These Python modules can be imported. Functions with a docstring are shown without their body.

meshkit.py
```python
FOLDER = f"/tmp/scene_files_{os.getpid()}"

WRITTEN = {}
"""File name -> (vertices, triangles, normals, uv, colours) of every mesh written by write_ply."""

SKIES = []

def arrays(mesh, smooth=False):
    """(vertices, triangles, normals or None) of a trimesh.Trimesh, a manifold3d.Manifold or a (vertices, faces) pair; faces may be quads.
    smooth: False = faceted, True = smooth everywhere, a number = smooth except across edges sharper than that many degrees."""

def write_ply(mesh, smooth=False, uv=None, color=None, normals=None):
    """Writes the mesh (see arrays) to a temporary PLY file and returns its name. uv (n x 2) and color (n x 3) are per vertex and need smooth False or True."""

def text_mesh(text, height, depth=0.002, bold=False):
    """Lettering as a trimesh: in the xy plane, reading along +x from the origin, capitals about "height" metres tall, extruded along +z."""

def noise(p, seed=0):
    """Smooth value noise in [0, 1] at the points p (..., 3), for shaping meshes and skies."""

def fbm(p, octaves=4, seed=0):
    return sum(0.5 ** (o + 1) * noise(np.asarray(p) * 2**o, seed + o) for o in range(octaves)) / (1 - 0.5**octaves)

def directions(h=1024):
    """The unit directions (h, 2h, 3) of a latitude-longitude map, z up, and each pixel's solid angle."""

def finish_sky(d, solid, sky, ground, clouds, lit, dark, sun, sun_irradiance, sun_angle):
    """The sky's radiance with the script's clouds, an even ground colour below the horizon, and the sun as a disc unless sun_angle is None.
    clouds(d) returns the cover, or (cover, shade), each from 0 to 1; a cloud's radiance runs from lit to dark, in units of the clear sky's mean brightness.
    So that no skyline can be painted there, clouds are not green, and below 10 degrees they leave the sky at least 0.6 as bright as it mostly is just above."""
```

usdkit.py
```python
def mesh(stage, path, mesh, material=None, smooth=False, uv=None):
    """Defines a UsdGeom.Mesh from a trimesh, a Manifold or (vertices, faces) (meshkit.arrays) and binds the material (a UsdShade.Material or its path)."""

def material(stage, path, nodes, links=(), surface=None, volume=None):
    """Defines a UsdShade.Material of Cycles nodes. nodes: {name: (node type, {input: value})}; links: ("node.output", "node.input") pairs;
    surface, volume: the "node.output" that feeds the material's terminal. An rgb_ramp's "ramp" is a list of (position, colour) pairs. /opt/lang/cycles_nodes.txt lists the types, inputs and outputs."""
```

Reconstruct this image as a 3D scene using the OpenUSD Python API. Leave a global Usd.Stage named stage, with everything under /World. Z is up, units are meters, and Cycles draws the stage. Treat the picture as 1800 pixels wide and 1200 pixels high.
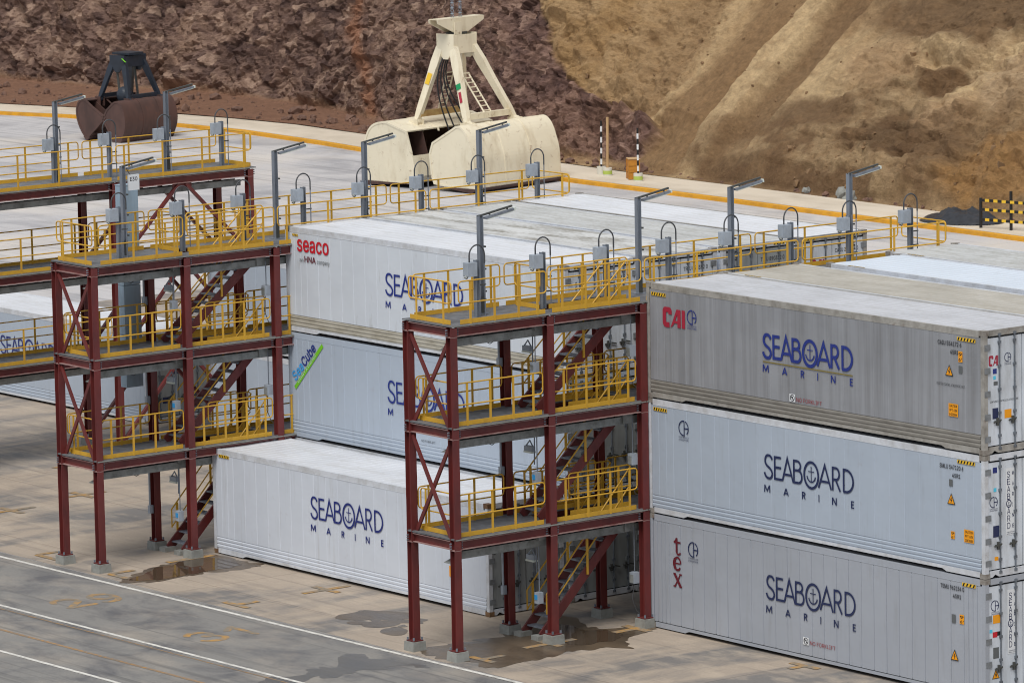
import math, random
import numpy as np
import trimesh, shapely
import shapely.geometry as sg, shapely.ops as so, shapely.affinity as sa
from scipy.spatial import cKDTree
from scipy.interpolate import CubicSpline
from pxr import Usd, UsdGeom, UsdLux, UsdShade, Gf, Sdf, Vt
import usdkit, meshkit

stage = Usd.Stage.CreateInMemory()
UsdGeom.SetStageUpAxis(stage, UsdGeom.Tokens.z)
UsdGeom.SetStageMetersPerUnit(stage, 1.0)
W = UsdGeom.Xform.Define(stage, '/World')
stage.SetDefaultPrim(W.GetPrim())
UsdGeom.Scope.Define(stage, '/World/Looks')

# ------------------------------------------------------------------ camera, sky, sun, exposure
CAM = dict(pos=(98.801655, -81.235033, 26.107369), r=(0.616607, 0.787042, -0.018994), u=(-0.103112, 0.104654, 0.989149), f=(-0.78049, 0.607957, -0.145684))
cam = UsdGeom.Camera.Define(stage, '/World/camera')
P_, R_, U_, F_ = (np.array(CAM[k]) for k in ('pos', 'r', 'u', 'f'))
cam.AddTransformOp().Set(Gf.Matrix4d(*[float(x) for x in (*R_, 0, *U_, 0, *(-F_), 0, *P_, 1)]))
cam.CreateHorizontalApertureAttr(36.0); cam.CreateVerticalApertureAttr(36.0 * 682 / 1024)
cam.CreateFocalLengthAttr(9136.68 / 1800 * 36.0)
cam.CreateClippingRangeAttr(Gf.Vec2f(1.0, 4000.0))
cam.CreateFStopAttr(5.6); cam.CreateFocusDistanceAttr(126.0)
cam.CreateExposureAttr(0.78)

SUN_EL, SUN_AZ = math.radians(58), math.atan2(0.55, -0.8)      # high soft sun behind cloud, from the camera's side
sd = np.array([math.sin(SUN_AZ) * math.cos(SUN_EL), math.cos(SUN_AZ) * math.cos(SUN_EL), math.sin(SUN_EL)])
sky = UsdLux.DomeLight.Define(stage, '/World/sky')
skym = usdkit.material(stage, '/World/Looks/overcast_sky', {
    's': ('sky_texture', {'sky_type': 'single_scattering', 'sun_disc': False, 'sun_elevation': SUN_EL, 'sun_rotation': SUN_AZ, 'aerosol_density': 3.0}),
    'tc': ('texture_coordinate', {}),
    'mp': ('mapping', {'scale': (1.0, 1.0, 2.2)}),
    'n': ('noise_texture', {'scale': 2.3, 'detail': 5, 'roughness': 0.55}),
    'cl': ('rgb_ramp', {'ramp': [(0.25, (1.68, 1.80, 1.98)), (0.75, (2.4, 2.5, 2.64))]}),
    'cov': ('map_range', {'from_min': 0.2, 'from_max': 0.5, 'to_min': 0.86, 'to_max': 0.97, 'clamp': True}),
    'm': ('mix', {}),
    'b': ('background_shader', {'strength': 0.13})},
    [('tc.generated', 'mp.vector'), ('mp.vector', 'n.vector'), ('n.fac', 'cl.fac'), ('n.fac', 'cov.value'), ('cov.result', 'm.fac'),
     ('s.color', 'm.color1'), ('cl.color', 'm.color2'), ('m.color', 'b.color')], surface='b.background')
UsdShade.MaterialBindingAPI.Apply(sky.GetPrim()).Bind(skym)
sun = UsdLux.DistantLight.Define(stage, '/World/sun')
sun.CreateNormalizeAttr(True); sun.CreateIntensityAttr(0.4); sun.CreateAngleAttr(28.0); sun.CreateColorAttr(Gf.Vec3f(1.0, 0.965, 0.91))
_z = sd; _x = np.cross([0, 0, 1], _z); _x /= np.linalg.norm(_x); _y = np.cross(_z, _x)
sun.AddTransformOp().Set(Gf.Matrix4d(*[float(v) for v in (*_x, 0, *_y, 0, *_z, 0, 0, 0, 60, 1)]))

# ------------------------------------------------------------------ small helpers
def lin(*c):
    return tuple((x / 255 / 12.92 if x <= 10 else ((x / 255 + 0.055) / 1.055) ** 2.4) for x in c)

used = {}
def free(parent, name):
    k = (parent, name); n = used.get(k, -1) + 1; used[k] = n
    return f'{parent}/{name}' + (f'_{n:03d}' if n else '')

def tag(prim, label=None, cat=None, group=None, kind=None):
    p = prim.GetPrim() if hasattr(prim, 'GetPrim') else prim
    for k, v in (('label', label), ('category', cat), ('group', group), ('kind', kind)):
        if v: p.SetCustomDataByKey(k, v)
    return p

def thing(name, label, cat, loc=(0, 0, 0), rz=0, group=None):
    x = UsdGeom.Xform.Define(stage, free('/World', name))
    x.AddTranslateOp().Set(Gf.Vec3d(*map(float, loc))); x.AddRotateZOp().Set(float(rz))
    tag(x, label, cat, group)
    return x.GetPrim()

def copy_of(src, name, label, cat, loc, rz=0, group=None):
    x = UsdGeom.Xform.Define(stage, free('/World', name))
    x.GetPrim().GetReferences().AddInternalReference(src.GetPath())
    for op in x.GetOrderedXformOps(): pass
    UsdGeom.Xformable(x.GetPrim()).ClearXformOpOrder()
    x.AddTranslateOp().Set(Gf.Vec3d(*map(float, loc))); x.AddRotateZOp().Set(float(rz))
    x.GetPrim().SetInstanceable(True)
    tag(x, label, cat, group)
    return x.GetPrim()

class MB:
    """collects boxes, bars, tubes and prisms for ONE mesh"""
    def __init__(s): s.v, s.f, s.n = [], [], 0
    def add(s, v, f):
        v = np.asarray(v, float); f = np.asarray(f, int)
        if f.shape[1] == 4: f = np.vstack([f[:, [0, 1, 2]], f[:, [0, 2, 3]]])
        s.v.append(v); s.f.append(f + s.n); s.n += len(v); return s
    def tm(s, m, T=None):
        v = np.array(m.vertices)
        if T is not None: v = v @ np.asarray(T)[:3, :3].T + np.asarray(T)[:3, 3]
        return s.add(v, m.faces)
    BF = [[0, 3, 2, 1], [4, 5, 6, 7], [0, 1, 5, 4], [1, 2, 6, 5], [2, 3, 7, 6], [3, 0, 4, 7]]
    def box(s, x0, x1, y0, y1, z0, z1):
        return s.add([(x0, y0, z0), (x1, y0, z0), (x1, y1, z0), (x0, y1, z0), (x0, y0, z1), (x1, y0, z1), (x1, y1, z1), (x0, y1, z1)], s.BF)
    def bar(s, a, b, w, h, up=(0, 0, 1)):
        """rectangular bar from a to b: w across, h along up"""
        a, b = np.array(a, float), np.array(b, float); d = b - a; d /= np.linalg.norm(d)
        sx = np.cross(d, up); sx /= np.linalg.norm(sx); uz = np.cross(sx, d)
        P = [(-w / 2, -h / 2), (w / 2, -h / 2), (w / 2, h / 2), (-w / 2, h / 2)]
        v = [q + sx * p[0] + uz * p[1] for q in (a, b) for p in P]
        return s.add(v, [[0, 1, 2, 3], [7, 6, 5, 4], [0, 4, 5, 1], [1, 5, 6, 2], [2, 6, 7, 3], [3, 7, 4, 0]])
    def tube(s, pts, r, n=6, closed=False):
        pts = np.array(pts, float); m = len(pts)
        t = np.empty_like(pts)
        for i in range(m):
            a = pts[(i - 1) % m] if closed or i > 0 else pts[i]; b = pts[(i + 1) % m] if closed or i < m - 1 else pts[i]
            t[i] = (b - a) / (np.linalg.norm(b - a) + 1e-12)
        ref = np.array([0.3, 0.2, 0.93]); 
        if abs(t @ ref).max() > 0.95: ref = np.array([0.95, 0.1, 0.2])
        V = []; rr = np.broadcast_to(r, (m,))
        for i in range(m):
            x = np.cross(t[i], ref); x /= np.linalg.norm(x); y = np.cross(t[i], x)
            for k in range(n):
                a = 2 * math.pi * k / n; V.append(pts[i] + rr[i] * (math.cos(a) * x + math.sin(a) * y))
        F = []
        for i in range(m if closed else m - 1):
            j = (i + 1) % m
            for k in range(n): F.append([i * n + k, j * n + k, j * n + (k + 1) % n, i * n + (k + 1) % n])
        s.add(V, F)
        if not closed:
            s.add(V[:n], [[0, k, k + 1] for k in range(1, n - 1)]); s.add(V[-n:], [[0, k + 1, k] for k in range(1, n - 1)])
        return s
    def prism(s, poly, fn, a, b):
        """extrude a shapely polygon (u, v) from w = a to w = b; fn maps (u, v, w) rows to xyz"""
        for g in getattr(poly, 'geoms', [poly]):
            if g.is_empty: continue
            m = trimesh.creation.extrude_polygon(g, 1.0, engine='earcut')
            v = np.array(m.vertices); v[:, 2] = a + v[:, 2] * (b - a)
            s.add(fn(v), m.faces)
        return s
    def flat(s, poly, fn):
        for g in getattr(poly, 'geoms', [poly]):
            if g.is_empty or g.area < 1e-9: continue
            v, f = trimesh.creation.triangulate_polygon(g, engine='earcut')
            s.add(fn(np.column_stack([v, np.zeros(len(v))])), f)
        return s
    def put(s, parent, name, mat, smooth=False, label=None, kind=None):
        path = free(str(parent.GetPath()) if hasattr(parent, 'GetPath') else parent, name)
        m = usdkit.mesh(stage, path, (np.vstack(s.v), np.vstack(s.f)), mat, smooth=smooth)
        tag(m, label, kind=kind)
        return m.GetPrim()
    def top(s, name, mat, label=None, cat=None, group=None, kind=None, smooth=False):
        return tag(s.put('/World', name, mat, smooth), label, cat, group, kind)

def XYZ(v): return v
fXZ = lambda y: (lambda v: np.column_stack([v[:, 0], y + v[:, 2], v[:, 1]]))
fYZ = lambda x: (lambda v: np.column_stack([x + v[:, 2], v[:, 0], v[:, 1]]))
fXY = lambda z: (lambda v: np.column_stack([v[:, 0], v[:, 1], z + v[:, 2]]))
poly = sg.Polygon
rng = random.Random(7)
nr = np.random.default_rng(11)

# ------------------------------------------------------------------ materials
M = {}
def mat(name, nodes, links, surface='p.BSDF'):
    M[name] = usdkit.material(stage, f'/World/Looks/{name}', nodes, links, surface=surface); return M[name]

def plain(name, c, rough=0.5, metal=0.0, var=0.0, spec=0.5):
    if not var:
        return mat(name, {'p': ('principled_bsdf', {'base_color': c, 'roughness': rough, 'metallic': metal, 'specular_ior_level': spec})}, [])
    return paint(name, c, tuple(x * (1 - var) for x in c), 1.0, (9, 9, 3), rough, 0.0, metal)

def paint(name, c, dirt, amt, streak, rough=0.45, var=0.03, metal=0.0, lo=0.42, hi=0.72, big=0.10, rust=None, rust_amt=0.0, bump=0.0, bscale=7.0):
    n = {'g': ('geometry', {}), 'mp': ('mapping', {'scale': streak}), 'n1': ('noise_texture', {'scale': 1.0, 'detail': 5, 'roughness': 0.62}),
         'r1': ('map_range', {'from_min': lo, 'from_max': hi, 'to_min': 0.0, 'to_max': amt, 'clamp': True}),
         'm1': ('mix', {'color1': c, 'color2': dirt}),
         'n2': ('noise_texture', {'scale': 0.55, 'detail': 3, 'roughness': 0.6}),
         'r2': ('map_range', {'from_min': 0.3, 'from_max': 0.7, 'to_min': 1.0 - big, 'to_max': 1.0 + big * 0.6, 'clamp': True}),
         'oi': ('object_info', {}), 'r3': ('map_range', {'from_min': 0, 'from_max': 1, 'to_min': 1 - var, 'to_max': 1 + var}),
         'mu': ('math', {'math_type': 'multiply'}), 'h': ('hsv', {}),
         'rr': ('map_range', {'from_min': 0.3, 'from_max': 0.7, 'to_min': rough - 0.07, 'to_max': rough + 0.15, 'clamp': True}),
         'p': ('principled_bsdf', {'metallic': metal})}
    l = [('g.position', 'mp.vector'), ('mp.vector', 'n1.vector'), ('n1.fac', 'r1.value'), ('r1.result', 'm1.fac'), ('g.position', 'n2.vector'), ('n2.fac', 'r2.value'),
         ('oi.random', 'r3.value'), ('r2.result', 'mu.value1'), ('r3.result', 'mu.value2'), ('mu.value', 'h.value'), ('n1.fac', 'rr.value'), ('rr.result', 'p.roughness')]
    src = 'm1.color'
    if rust:
        n |= {'n4': ('noise_texture', {'scale': 3.1, 'detail': 6, 'roughness': 0.7}), 'r4': ('map_range', {'from_min': 0.60, 'from_max': 0.72, 'to_min': 0, 'to_max': rust_amt, 'clamp': True}), 'm4': ('mix', {'color2': rust})}
        l += [('g.position', 'n4.vector'), ('n4.fac', 'r4.value'), ('r4.result', 'm4.fac'), (src, 'm4.color1')]; src = 'm4.color'
    if bump:
        n |= {'n5': ('noise_texture', {'scale': bscale, 'detail': 4}), 'bp': ('bump', {'strength': 0.6, 'distance': bump})}
        l += [('g.position', 'n5.vector'), ('n5.fac', 'bp.height'), ('bp.normal', 'p.normal')]
    l += [(src, 'h.color'), ('h.color', 'p.base_color')]
    return mat(name, n, l)
WHITE = lin(214, 219, 226); DIRT = lin(150, 146, 138)
paint('reefer_white', lin(204, 211, 222), DIRT, 0.40, (5, 5, 0.5), 0.42, 0.025, lo=0.56, hi=0.82, big=0.04, bump=0.02, bscale=1.8, rust=lin(128, 96, 74), rust_amt=0.12)
paint('reefer_blue_white', lin(172, 184, 199), lin(140, 146, 150), 0.38, (5, 5, 0.5), 0.42, 0.022, lo=0.56, hi=0.82, big=0.04, bump=0.02, bscale=1.8, rust=lin(128, 96, 74), rust_amt=0.12)
paint('reefer_pale_grey', lin(164, 170, 180), lin(138, 139, 140), 0.42, (5, 5, 0.5), 0.42, 0.022, lo=0.54, hi=0.8, big=0.05, bump=0.02, bscale=1.8, rust=lin(128, 96, 74), rust_amt=0.12)
paint('reefer_weathered', lin(148, 151, 157), lin(112, 112, 114), 0.7, (5, 5, 0.18), 0.55, 0.04, lo=0.42, hi=0.75, big=0.12, bump=0.02, bscale=1.8, rust=lin(128, 96, 74), rust_amt=0.12)
paint('reefer_grubby', lin(206, 213, 222), lin(140, 138, 126), 0.6, (3.2, 3.2, 0.7), 0.45, 0.02, lo=0.60, hi=0.80, big=0.06, bump=0.02, bscale=1.8)
paint('frame_white', lin(208, 213, 221), lin(140, 134, 122), 0.45, (3, 3, 3), 0.45, 0.0, rust=lin(110, 75, 50), rust_amt=0.35)
paint('frame_weathered', lin(165, 163, 158), lin(110, 105, 98), 0.8, (3, 3, 3), 0.5, 0.0, rust=lin(96, 62, 46), rust_amt=0.5)
paint('casting_steel', lin(150, 146, 140), lin(92, 80, 70), 0.8, (5, 5, 5), 0.55, 0.0, rust=lin(96, 58, 38), rust_amt=0.6)
paint('casting_rusty', lin(130, 100, 70), lin(80, 52, 36), 0.9, (5, 5, 5), 0.65, 0.0)
paint('roof_white', lin(210, 213, 219), lin(170, 168, 162), 0.55, (0.9, 3.5, 3), 0.4, 0.02, lo=0.5, hi=0.8, big=0.08)
paint('roof_dull', lin(190, 192, 198), lin(150, 150, 148), 0.5, (0.9, 3.5, 3), 0.45, 0.02, lo=0.45, hi=0.75, big=0.08)
paint('roof_blue_white', lin(206, 216, 228), lin(180, 186, 192), 0.4, (0.9, 3.5, 3), 0.4, 0.02, lo=0.5, hi=0.8, big=0.05)
paint('roof_grey', lin(190, 192, 192), lin(140, 138, 128), 0.7, (0.9, 3.5, 3), 0.45, 0.02, lo=0.42, hi=0.75, big=0.1)
paint('roof_beige', lin(178, 174, 165), lin(140, 134, 120), 0.6, (0.7, 2.5, 3), 0.5, 0.02, lo=0.4, hi=0.75, big=0.1)
paint('roof_stained', lin(198, 199, 198), lin(128, 124, 114), 0.9, (0.45, 2.0, 3), 0.45, 0.02, lo=0.46, hi=0.66, big=0.12)
paint('door_white', lin(212, 220, 230), lin(140, 138, 134), 0.45, (4, 4, 1), 0.42, 0.02)
paint('door_grey', lin(158, 164, 166), lin(112, 112, 108), 0.5, (4, 4, 1), 0.45, 0.02)
paint('band_beige', lin(176, 172, 160), lin(136, 130, 112), .7, (2, 2, 6), .5, 0.0); paint('band_dark', lin(136, 133, 127), lin(104, 100, 94), .7, (2, 2, 8), .55, 0.0)
plain('rubber', lin(34, 37, 42), 0.7); plain('hazard_yellow', lin(228, 186, 48), 0.5)
plain('dark_gap', lin(22, 23, 25), 0.9)
paint('lock_rod_steel', lin(112, 120, 130), lin(72, 70, 70), 0.7, (8, 8, 8), 0.45, 0.0, metal=0.2)
paint('hinge_steel', lin(128, 133, 138), lin(84, 82, 78), 0.6, (8, 8, 8), 0.5, 0.0)
plain('navy', lin(30, 44, 116), 0.5); plain('navy_dark', lin(32, 44, 84), 0.5); plain('blue_text', lin(34, 52, 130), 0.5)
plain('red_logo', lin(196, 28, 44), 0.5); plain('crimson', lin(164, 40, 62), 0.5); plain('maroon', lin(104, 30, 42), 0.5)
plain('sky_blue', lin(60, 160, 226), 0.5); plain('lime', lin(118, 196, 40), 0.5)
plain('sign_orange', lin(240, 160, 20), 0.5); plain('sign_black', lin(24, 24, 26), 0.5); plain('id_black', lin(52, 54, 60), 0.6)
plain('sticker_white', lin(222, 226, 230), 0.5); plain('cyan_sticker', lin(80, 200, 232), 0.5); plain('green_sticker', lin(20, 140, 86), 0.5)
plain('ochre_line', lin(130, 116, 60), 0.5); plain('placard_grey', lin(96, 100, 102), 0.6); plain('red_text', lin(150, 52, 58), 0.55)
plain('faint_print', lin(176, 178, 182), 0.6)
paint('red_steel', lin(110, 46, 44), lin(72, 36, 38), 0.7, (3, 3, 1.2), 0.42, 0.05, lo=0.4, hi=0.75, rust=lin(120, 66, 52), rust_amt=0.25)
paint('red_flange', lin(164, 134, 130), lin(118, 62, 62), 0.8, (3, 3, 3), 0.5, 0.04)
paint('yellow_steel', lin(210, 164, 52), lin(180, 132, 48), 0.55, (5, 5, 2), 0.45, 0.05, lo=0.45, hi=0.75, rust=lin(122, 78, 40), rust_amt=0.25)
paint('deck_grating', lin(106, 108, 112), lin(74, 74, 76), 0.8, (3, 3, 3), 0.6, 0.05, bump=0.01)
paint('galvanised', lin(134, 142, 154), lin(88, 92, 98), 0.7, (6, 6, 0.8), 0.42, 0.06, metal=0.25)
paint('tray_metal', lin(146, 150, 149), lin(82, 84, 80), 0.7, (4, 4, 4), 0.5, 0.05, metal=0.1)
paint('box_grey', lin(166, 176, 188), lin(126, 132, 138), 0.5, (5, 5, 3), 0.4, 0.04)
paint('duct_blue', lin(150, 172, 190), lin(112, 126, 138), 0.6, (4, 4, 0.8), 0.4, 0.0)
plain('conduit_dark', lin(70, 72, 76), 0.5); plain('lens', lin(214, 222, 214), 0.25); plain('socket_blue', lin(40, 150, 214), 0.4)
plain('lamp_dark', lin(70, 72, 70), 0.5)
paint('footing_concrete', lin(146, 148, 144), lin(118, 116, 110), 0.7, (4, 4, 4), 0.8, 0.05, bump=0.01)
paint('cream_paint', lin(227, 218, 194), lin(178, 160, 128), 0.6, (1.6, 1.6, 0.5), 0.42, 0.03, lo=0.50, hi=0.76, big=0.07, rust=lin(128, 88, 56), rust_amt=0.75, bump=0.012)
paint('rust_and_shade_plate', lin(86, 62, 56), lin(58, 44, 42), 0.8, (1.5, 1.5, 0.6), 0.6, 0.04, rust=lin(112, 70, 50), rust_amt=0.5)  # rusty steel; its dark tone also paints shade inside the cream buckets
paint('dark_blue_steel', lin(38, 46, 58), lin(28, 31, 36), 0.7, (2, 2, 2), 0.45, 0.04)
paint('rusty_beam', lin(190, 160, 104), lin(130, 90, 52), 0.8, (2, 2, 2), 0.6, 0.0)
plain('hose_black', lin(26, 28, 34), 0.5)
plain('bucket_white', lin(208, 206, 196), 0.5); plain('bucket_lime', lin(170, 190, 90), 0.6)
paint('timber', lin(192, 160, 118), lin(150, 116, 80), 0.6, (8, 8, 1), 0.7, 0.04)
paint('crate_orange', lin(190, 128, 40), lin(150, 92, 32), 0.6, (5, 5, 5), 0.6, 0.05)
paint('tarpaulin', lin(46, 48, 54), lin(24, 26, 30), 0.8, (4, 4, 4), 0.38, 0.0)
paint('paint_yellow_road', lin(184, 138, 66), lin(132, 122, 108), 1.0, (2.6, 2.6, 5), 0.7, 0.0, lo=0.34, hi=0.56)
paint('paint_white_road', lin(218, 216, 210), lin(150, 146, 140), 0.8, (6, 6, 6), 0.7, 0.0, lo=0.44, hi=0.7)
paint('paint_orange_thin', lin(176, 128, 66), lin(124, 116, 106), 1.0, (7, 7, 7), 0.7, 0.0, lo=0.3, hi=0.6)
paint('kerb_yellow', lin(222, 160, 34), lin(180, 130, 50), 0.7, (2, 2, 2), 0.6, 0.0)

def concrete(name, base, dark, light, scale=(0.35, 0.35, 1), rough=0.8, spec=0.35, stain=0.9, tint=None, streak=(0.08, 0.9, 1.0), lo=0.42, hi=0.66, tyre=0.0, joint=0.0):
    n = {'g': ('geometry', {}), 'mp': ('mapping', {'scale': scale}), 'mq': ('mapping', {'scale': streak}),
         'n1': ('noise_texture', {'scale': 1.0, 'detail': 7, 'roughness': 0.62, 'distortion': 0.6}),
         'n2': ('noise_texture', {'scale': 1.0, 'detail': 5, 'roughness': 0.6}),
         'n3': ('noise_texture', {'scale': 14.0, 'detail': 5, 'roughness': 0.7}),
         'r1': ('map_range', {'from_min': lo, 'from_max': hi, 'to_max': stain, 'clamp': True}),
         'r2': ('map_range', {'from_min': 0.48, 'from_max': 0.72, 'to_max': 0.75, 'clamp': True}),
         'r3': ('map_range', {'from_min': 0.25, 'from_max': 0.75, 'to_min': 0.9, 'to_max': 1.1, 'clamp': True}),
         'm1': ('mix', {'color1': base, 'color2': dark}), 'm2': ('mix', {'color2': light}), 'h': ('hsv', {}),
         'rr': ('map_range', {'from_min': 0.4, 'from_max': 0.7, 'to_min': rough, 'to_max': rough - 0.2, 'clamp': True}),
         'bp': ('bump', {'strength': 0.5, 'distance': 0.01}),
         'p': ('principled_bsdf', {'specular_ior_level': spec})}
    l = [('g.position', 'mp.vector'), ('g.position', 'mq.vector'), ('mp.vector', 'n1.vector'), ('mq.vector', 'n2.vector'), ('g.position', 'n3.vector'), ('n1.fac', 'r1.value'), ('r1.result', 'm1.fac'),
         ('m1.color', 'm2.color1'), ('n2.fac', 'r2.value'), ('r2.result', 'm2.fac'), ('n3.fac', 'r3.value'), ('m2.color', 'h.color'), ('r3.result', 'h.value'), ('h.color', 'p.base_color'),
         ('n1.fac', 'rr.value'), ('rr.result', 'p.roughness'), ('n3.fac', 'bp.height'), ('bp.normal', 'p.normal')]
    src = 'm2.color'
    l = [q for q in l if q != ('m2.color', 'h.color')]
    if tyre:      # long rubber marks along the traffic
        n |= {'mt': ('mapping', {'scale': (0.05, 2.6, 1)}), 'nt': ('noise_texture', {'scale': 1.0, 'detail': 4, 'roughness': 0.6, 'distortion': 0.3}), 'rt': ('map_range', {'from_min': 0.54, 'from_max': 0.68, 'to_max': tyre, 'clamp': True}), 'm5': ('mix', {'color2': lin(70, 70, 72)})}
        l += [('g.position', 'mt.vector'), ('mt.vector', 'nt.vector'), ('nt.fac', 'rt.value'), ('rt.result', 'm5.fac'), (src, 'm5.color1')]; src = 'm5.color'
    if joint:     # saw-cut slab joints
        n |= {'bk': ('brick_texture', {'offset': 0.0, 'scale': 1.0, 'brick_width': 6.0, 'row_height': 5.0, 'mortar_size': 0.02, 'color1': (1, 1, 1), 'color2': (.93, .93, .93), 'mortar': (.45, .43, .42)}), 'm6': ('mix', {'mix_type': 'multiply', 'fac': joint})}
        l += [('g.position', 'bk.vector'), (src, 'm6.color1'), ('bk.color', 'm6.color2')]; src = 'm6.color'
    l += [(src, 'h.color')]
    return mat(name, n, l)
concrete('apron_concrete', lin(166, 153, 139), lin(116, 114, 113), lin(184, 170, 153), (0.42, 0.10, 1), streak=(0.7, 1.4, 1), lo=0.46, hi=0.60, tyre=0.25, joint=0.5)
concrete('lane_concrete', lin(130, 128, 125), lin(94, 94, 97), lin(158, 150, 140), (0.55, 0.75, 1), streak=(0.40, 0.55, 1), lo=0.45, hi=0.66, tyre=0.5)
concrete('yard_concrete', lin(190, 188, 189), lin(154, 154, 158), lin(208, 200, 190), (0.20, 0.26, 1), streak=(0.14, 0.12, 1), lo=0.46, hi=0.66, joint=0.6, tyre=0.35)
concrete('walk_concrete', lin(206, 194, 176), lin(184, 172, 154), lin(216, 206, 190), (0.3, 0.3, 1))
concrete('dark_patch', lin(98, 96, 94), lin(78, 78, 80), lin(112, 108, 104), (0.5, 0.5, 1), rough=0.5, spec=0.5)
concrete('wet_concrete', lin(98, 84, 68), lin(70, 60, 50), lin(118, 102, 84), (0.6, 0.6, 1), rough=0.42, spec=0.5)
mat('puddle_water', {'p': ('principled_bsdf', {'base_color': lin(74, 62, 50), 'roughness': 0.03, 'specular_ior_level': 0.5, 'ior': 1.33}), 'g': ('geometry', {}), 'n': ('noise_texture', {'scale': 3.0, 'detail': 2}), 'b': ('bump', {'strength': 0.08, 'distance': 0.01})},
    [('g.position', 'n.vector'), ('n.fac', 'b.height'), ('b.normal', 'p.normal')])

# ------------------------------------------------------------------ the ground
def kerbY(x):
    return np.interp(x, [-400, -125, -120.9, -116.6, -108.7, -104.2, -97, -92, -76.2, -65.4, -58, -47.7, 100], [40, 56.0, 57.3, 58.9, 60.2, 60.6, 60.2, 59.6, 58.7, 58.7, 58.55, 58.35, 58.0])
def sheet(x0, x1, y0, y1, z):
    return MB().add([(x0, y0, z), (x1, y0, z), (x1, y1, z), (x0, y1, z)], [[0, 1, 2, 3]])
sheet(-700, 700, -700, 700, -0.012).top('ground', M['yard_concrete'], kind='structure', label='wide pale concrete yard between the gantries and the quarry face', cat='ground')
sheet(-60, 45, -6.45, 30, -0.004).top('apron', M['apron_concrete'], kind='structure', label='beige concrete apron under the container stacks and gantries', cat='ground')
sheet(-300, 300, -120, -6.5, 0.0).top('roadway', M['lane_concrete'], kind='structure', label='grey truck lane in front of the container stacks', cat='road')
xs = np.array([-200, -150, -125, -120.9, -118, -116.6, -112, -108.7, -106, -104.2, -100, -97, -92, -84, -76.2, -65.4, -58, -47.7, -20, 60.])
def strip(o0, o1, z, th=None):
    b = MB(); ky = kerbY(xs)
    for i in range(len(xs) - 1):
        a, c = ky[i], ky[i + 1]
        V = [(xs[i], a + o0, z), (xs[i + 1], c + o0, z), (xs[i + 1], c + o1, z), (xs[i], a + o1, z)]
        b.add(V, [[0, 1, 2, 3]])
        if th:
            b.add([(xs[i], a + o0, z - th), (xs[i + 1], c + o0, z - th), (xs[i + 1], c + o0, z), (xs[i], a + o0, z)], [[0, 1, 2, 3]])
    return b
strip(0.0, 0.32, 0.14, 0.16).top('kerb', M['kerb_yellow'], kind='structure', label='yellow painted kerb along the foot of the quarry face', cat='kerb')
strip(0.32, 3.3, 0.146).top('pavement', M['walk_concrete'], kind='structure', label='pale concrete strip behind the yellow kerb', cat='pavement')
def line(x0, x1, ya, yb, w, z, name, m, label):
    n = 60; X = np.linspace(x0, x1, n); Y = np.interp(X, [x0, x1], [ya, yb]) + 0.03 * np.sin(X * 0.13)
    MB().add(np.vstack([np.column_stack([X, Y - w / 2, X * 0 + z]), np.column_stack([X, Y + w / 2, X * 0 + z])]), [[i, i + 1, n + i + 1, n + i] for i in range(n - 1)]).top(name, m, kind='structure', label=label, cat='road marking')
line(-60, 30, -7.3, -6.3, 0.13, 0.006, 'white_lane_line', M['paint_white_road'], 'white painted line between the beige apron and the grey lane')
line(-60, 30, -10.9, -10.15, 0.12, 0.006, 'white_lane_line', M['paint_white_road'], 'second white painted line, across the middle of the grey lane')
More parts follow.
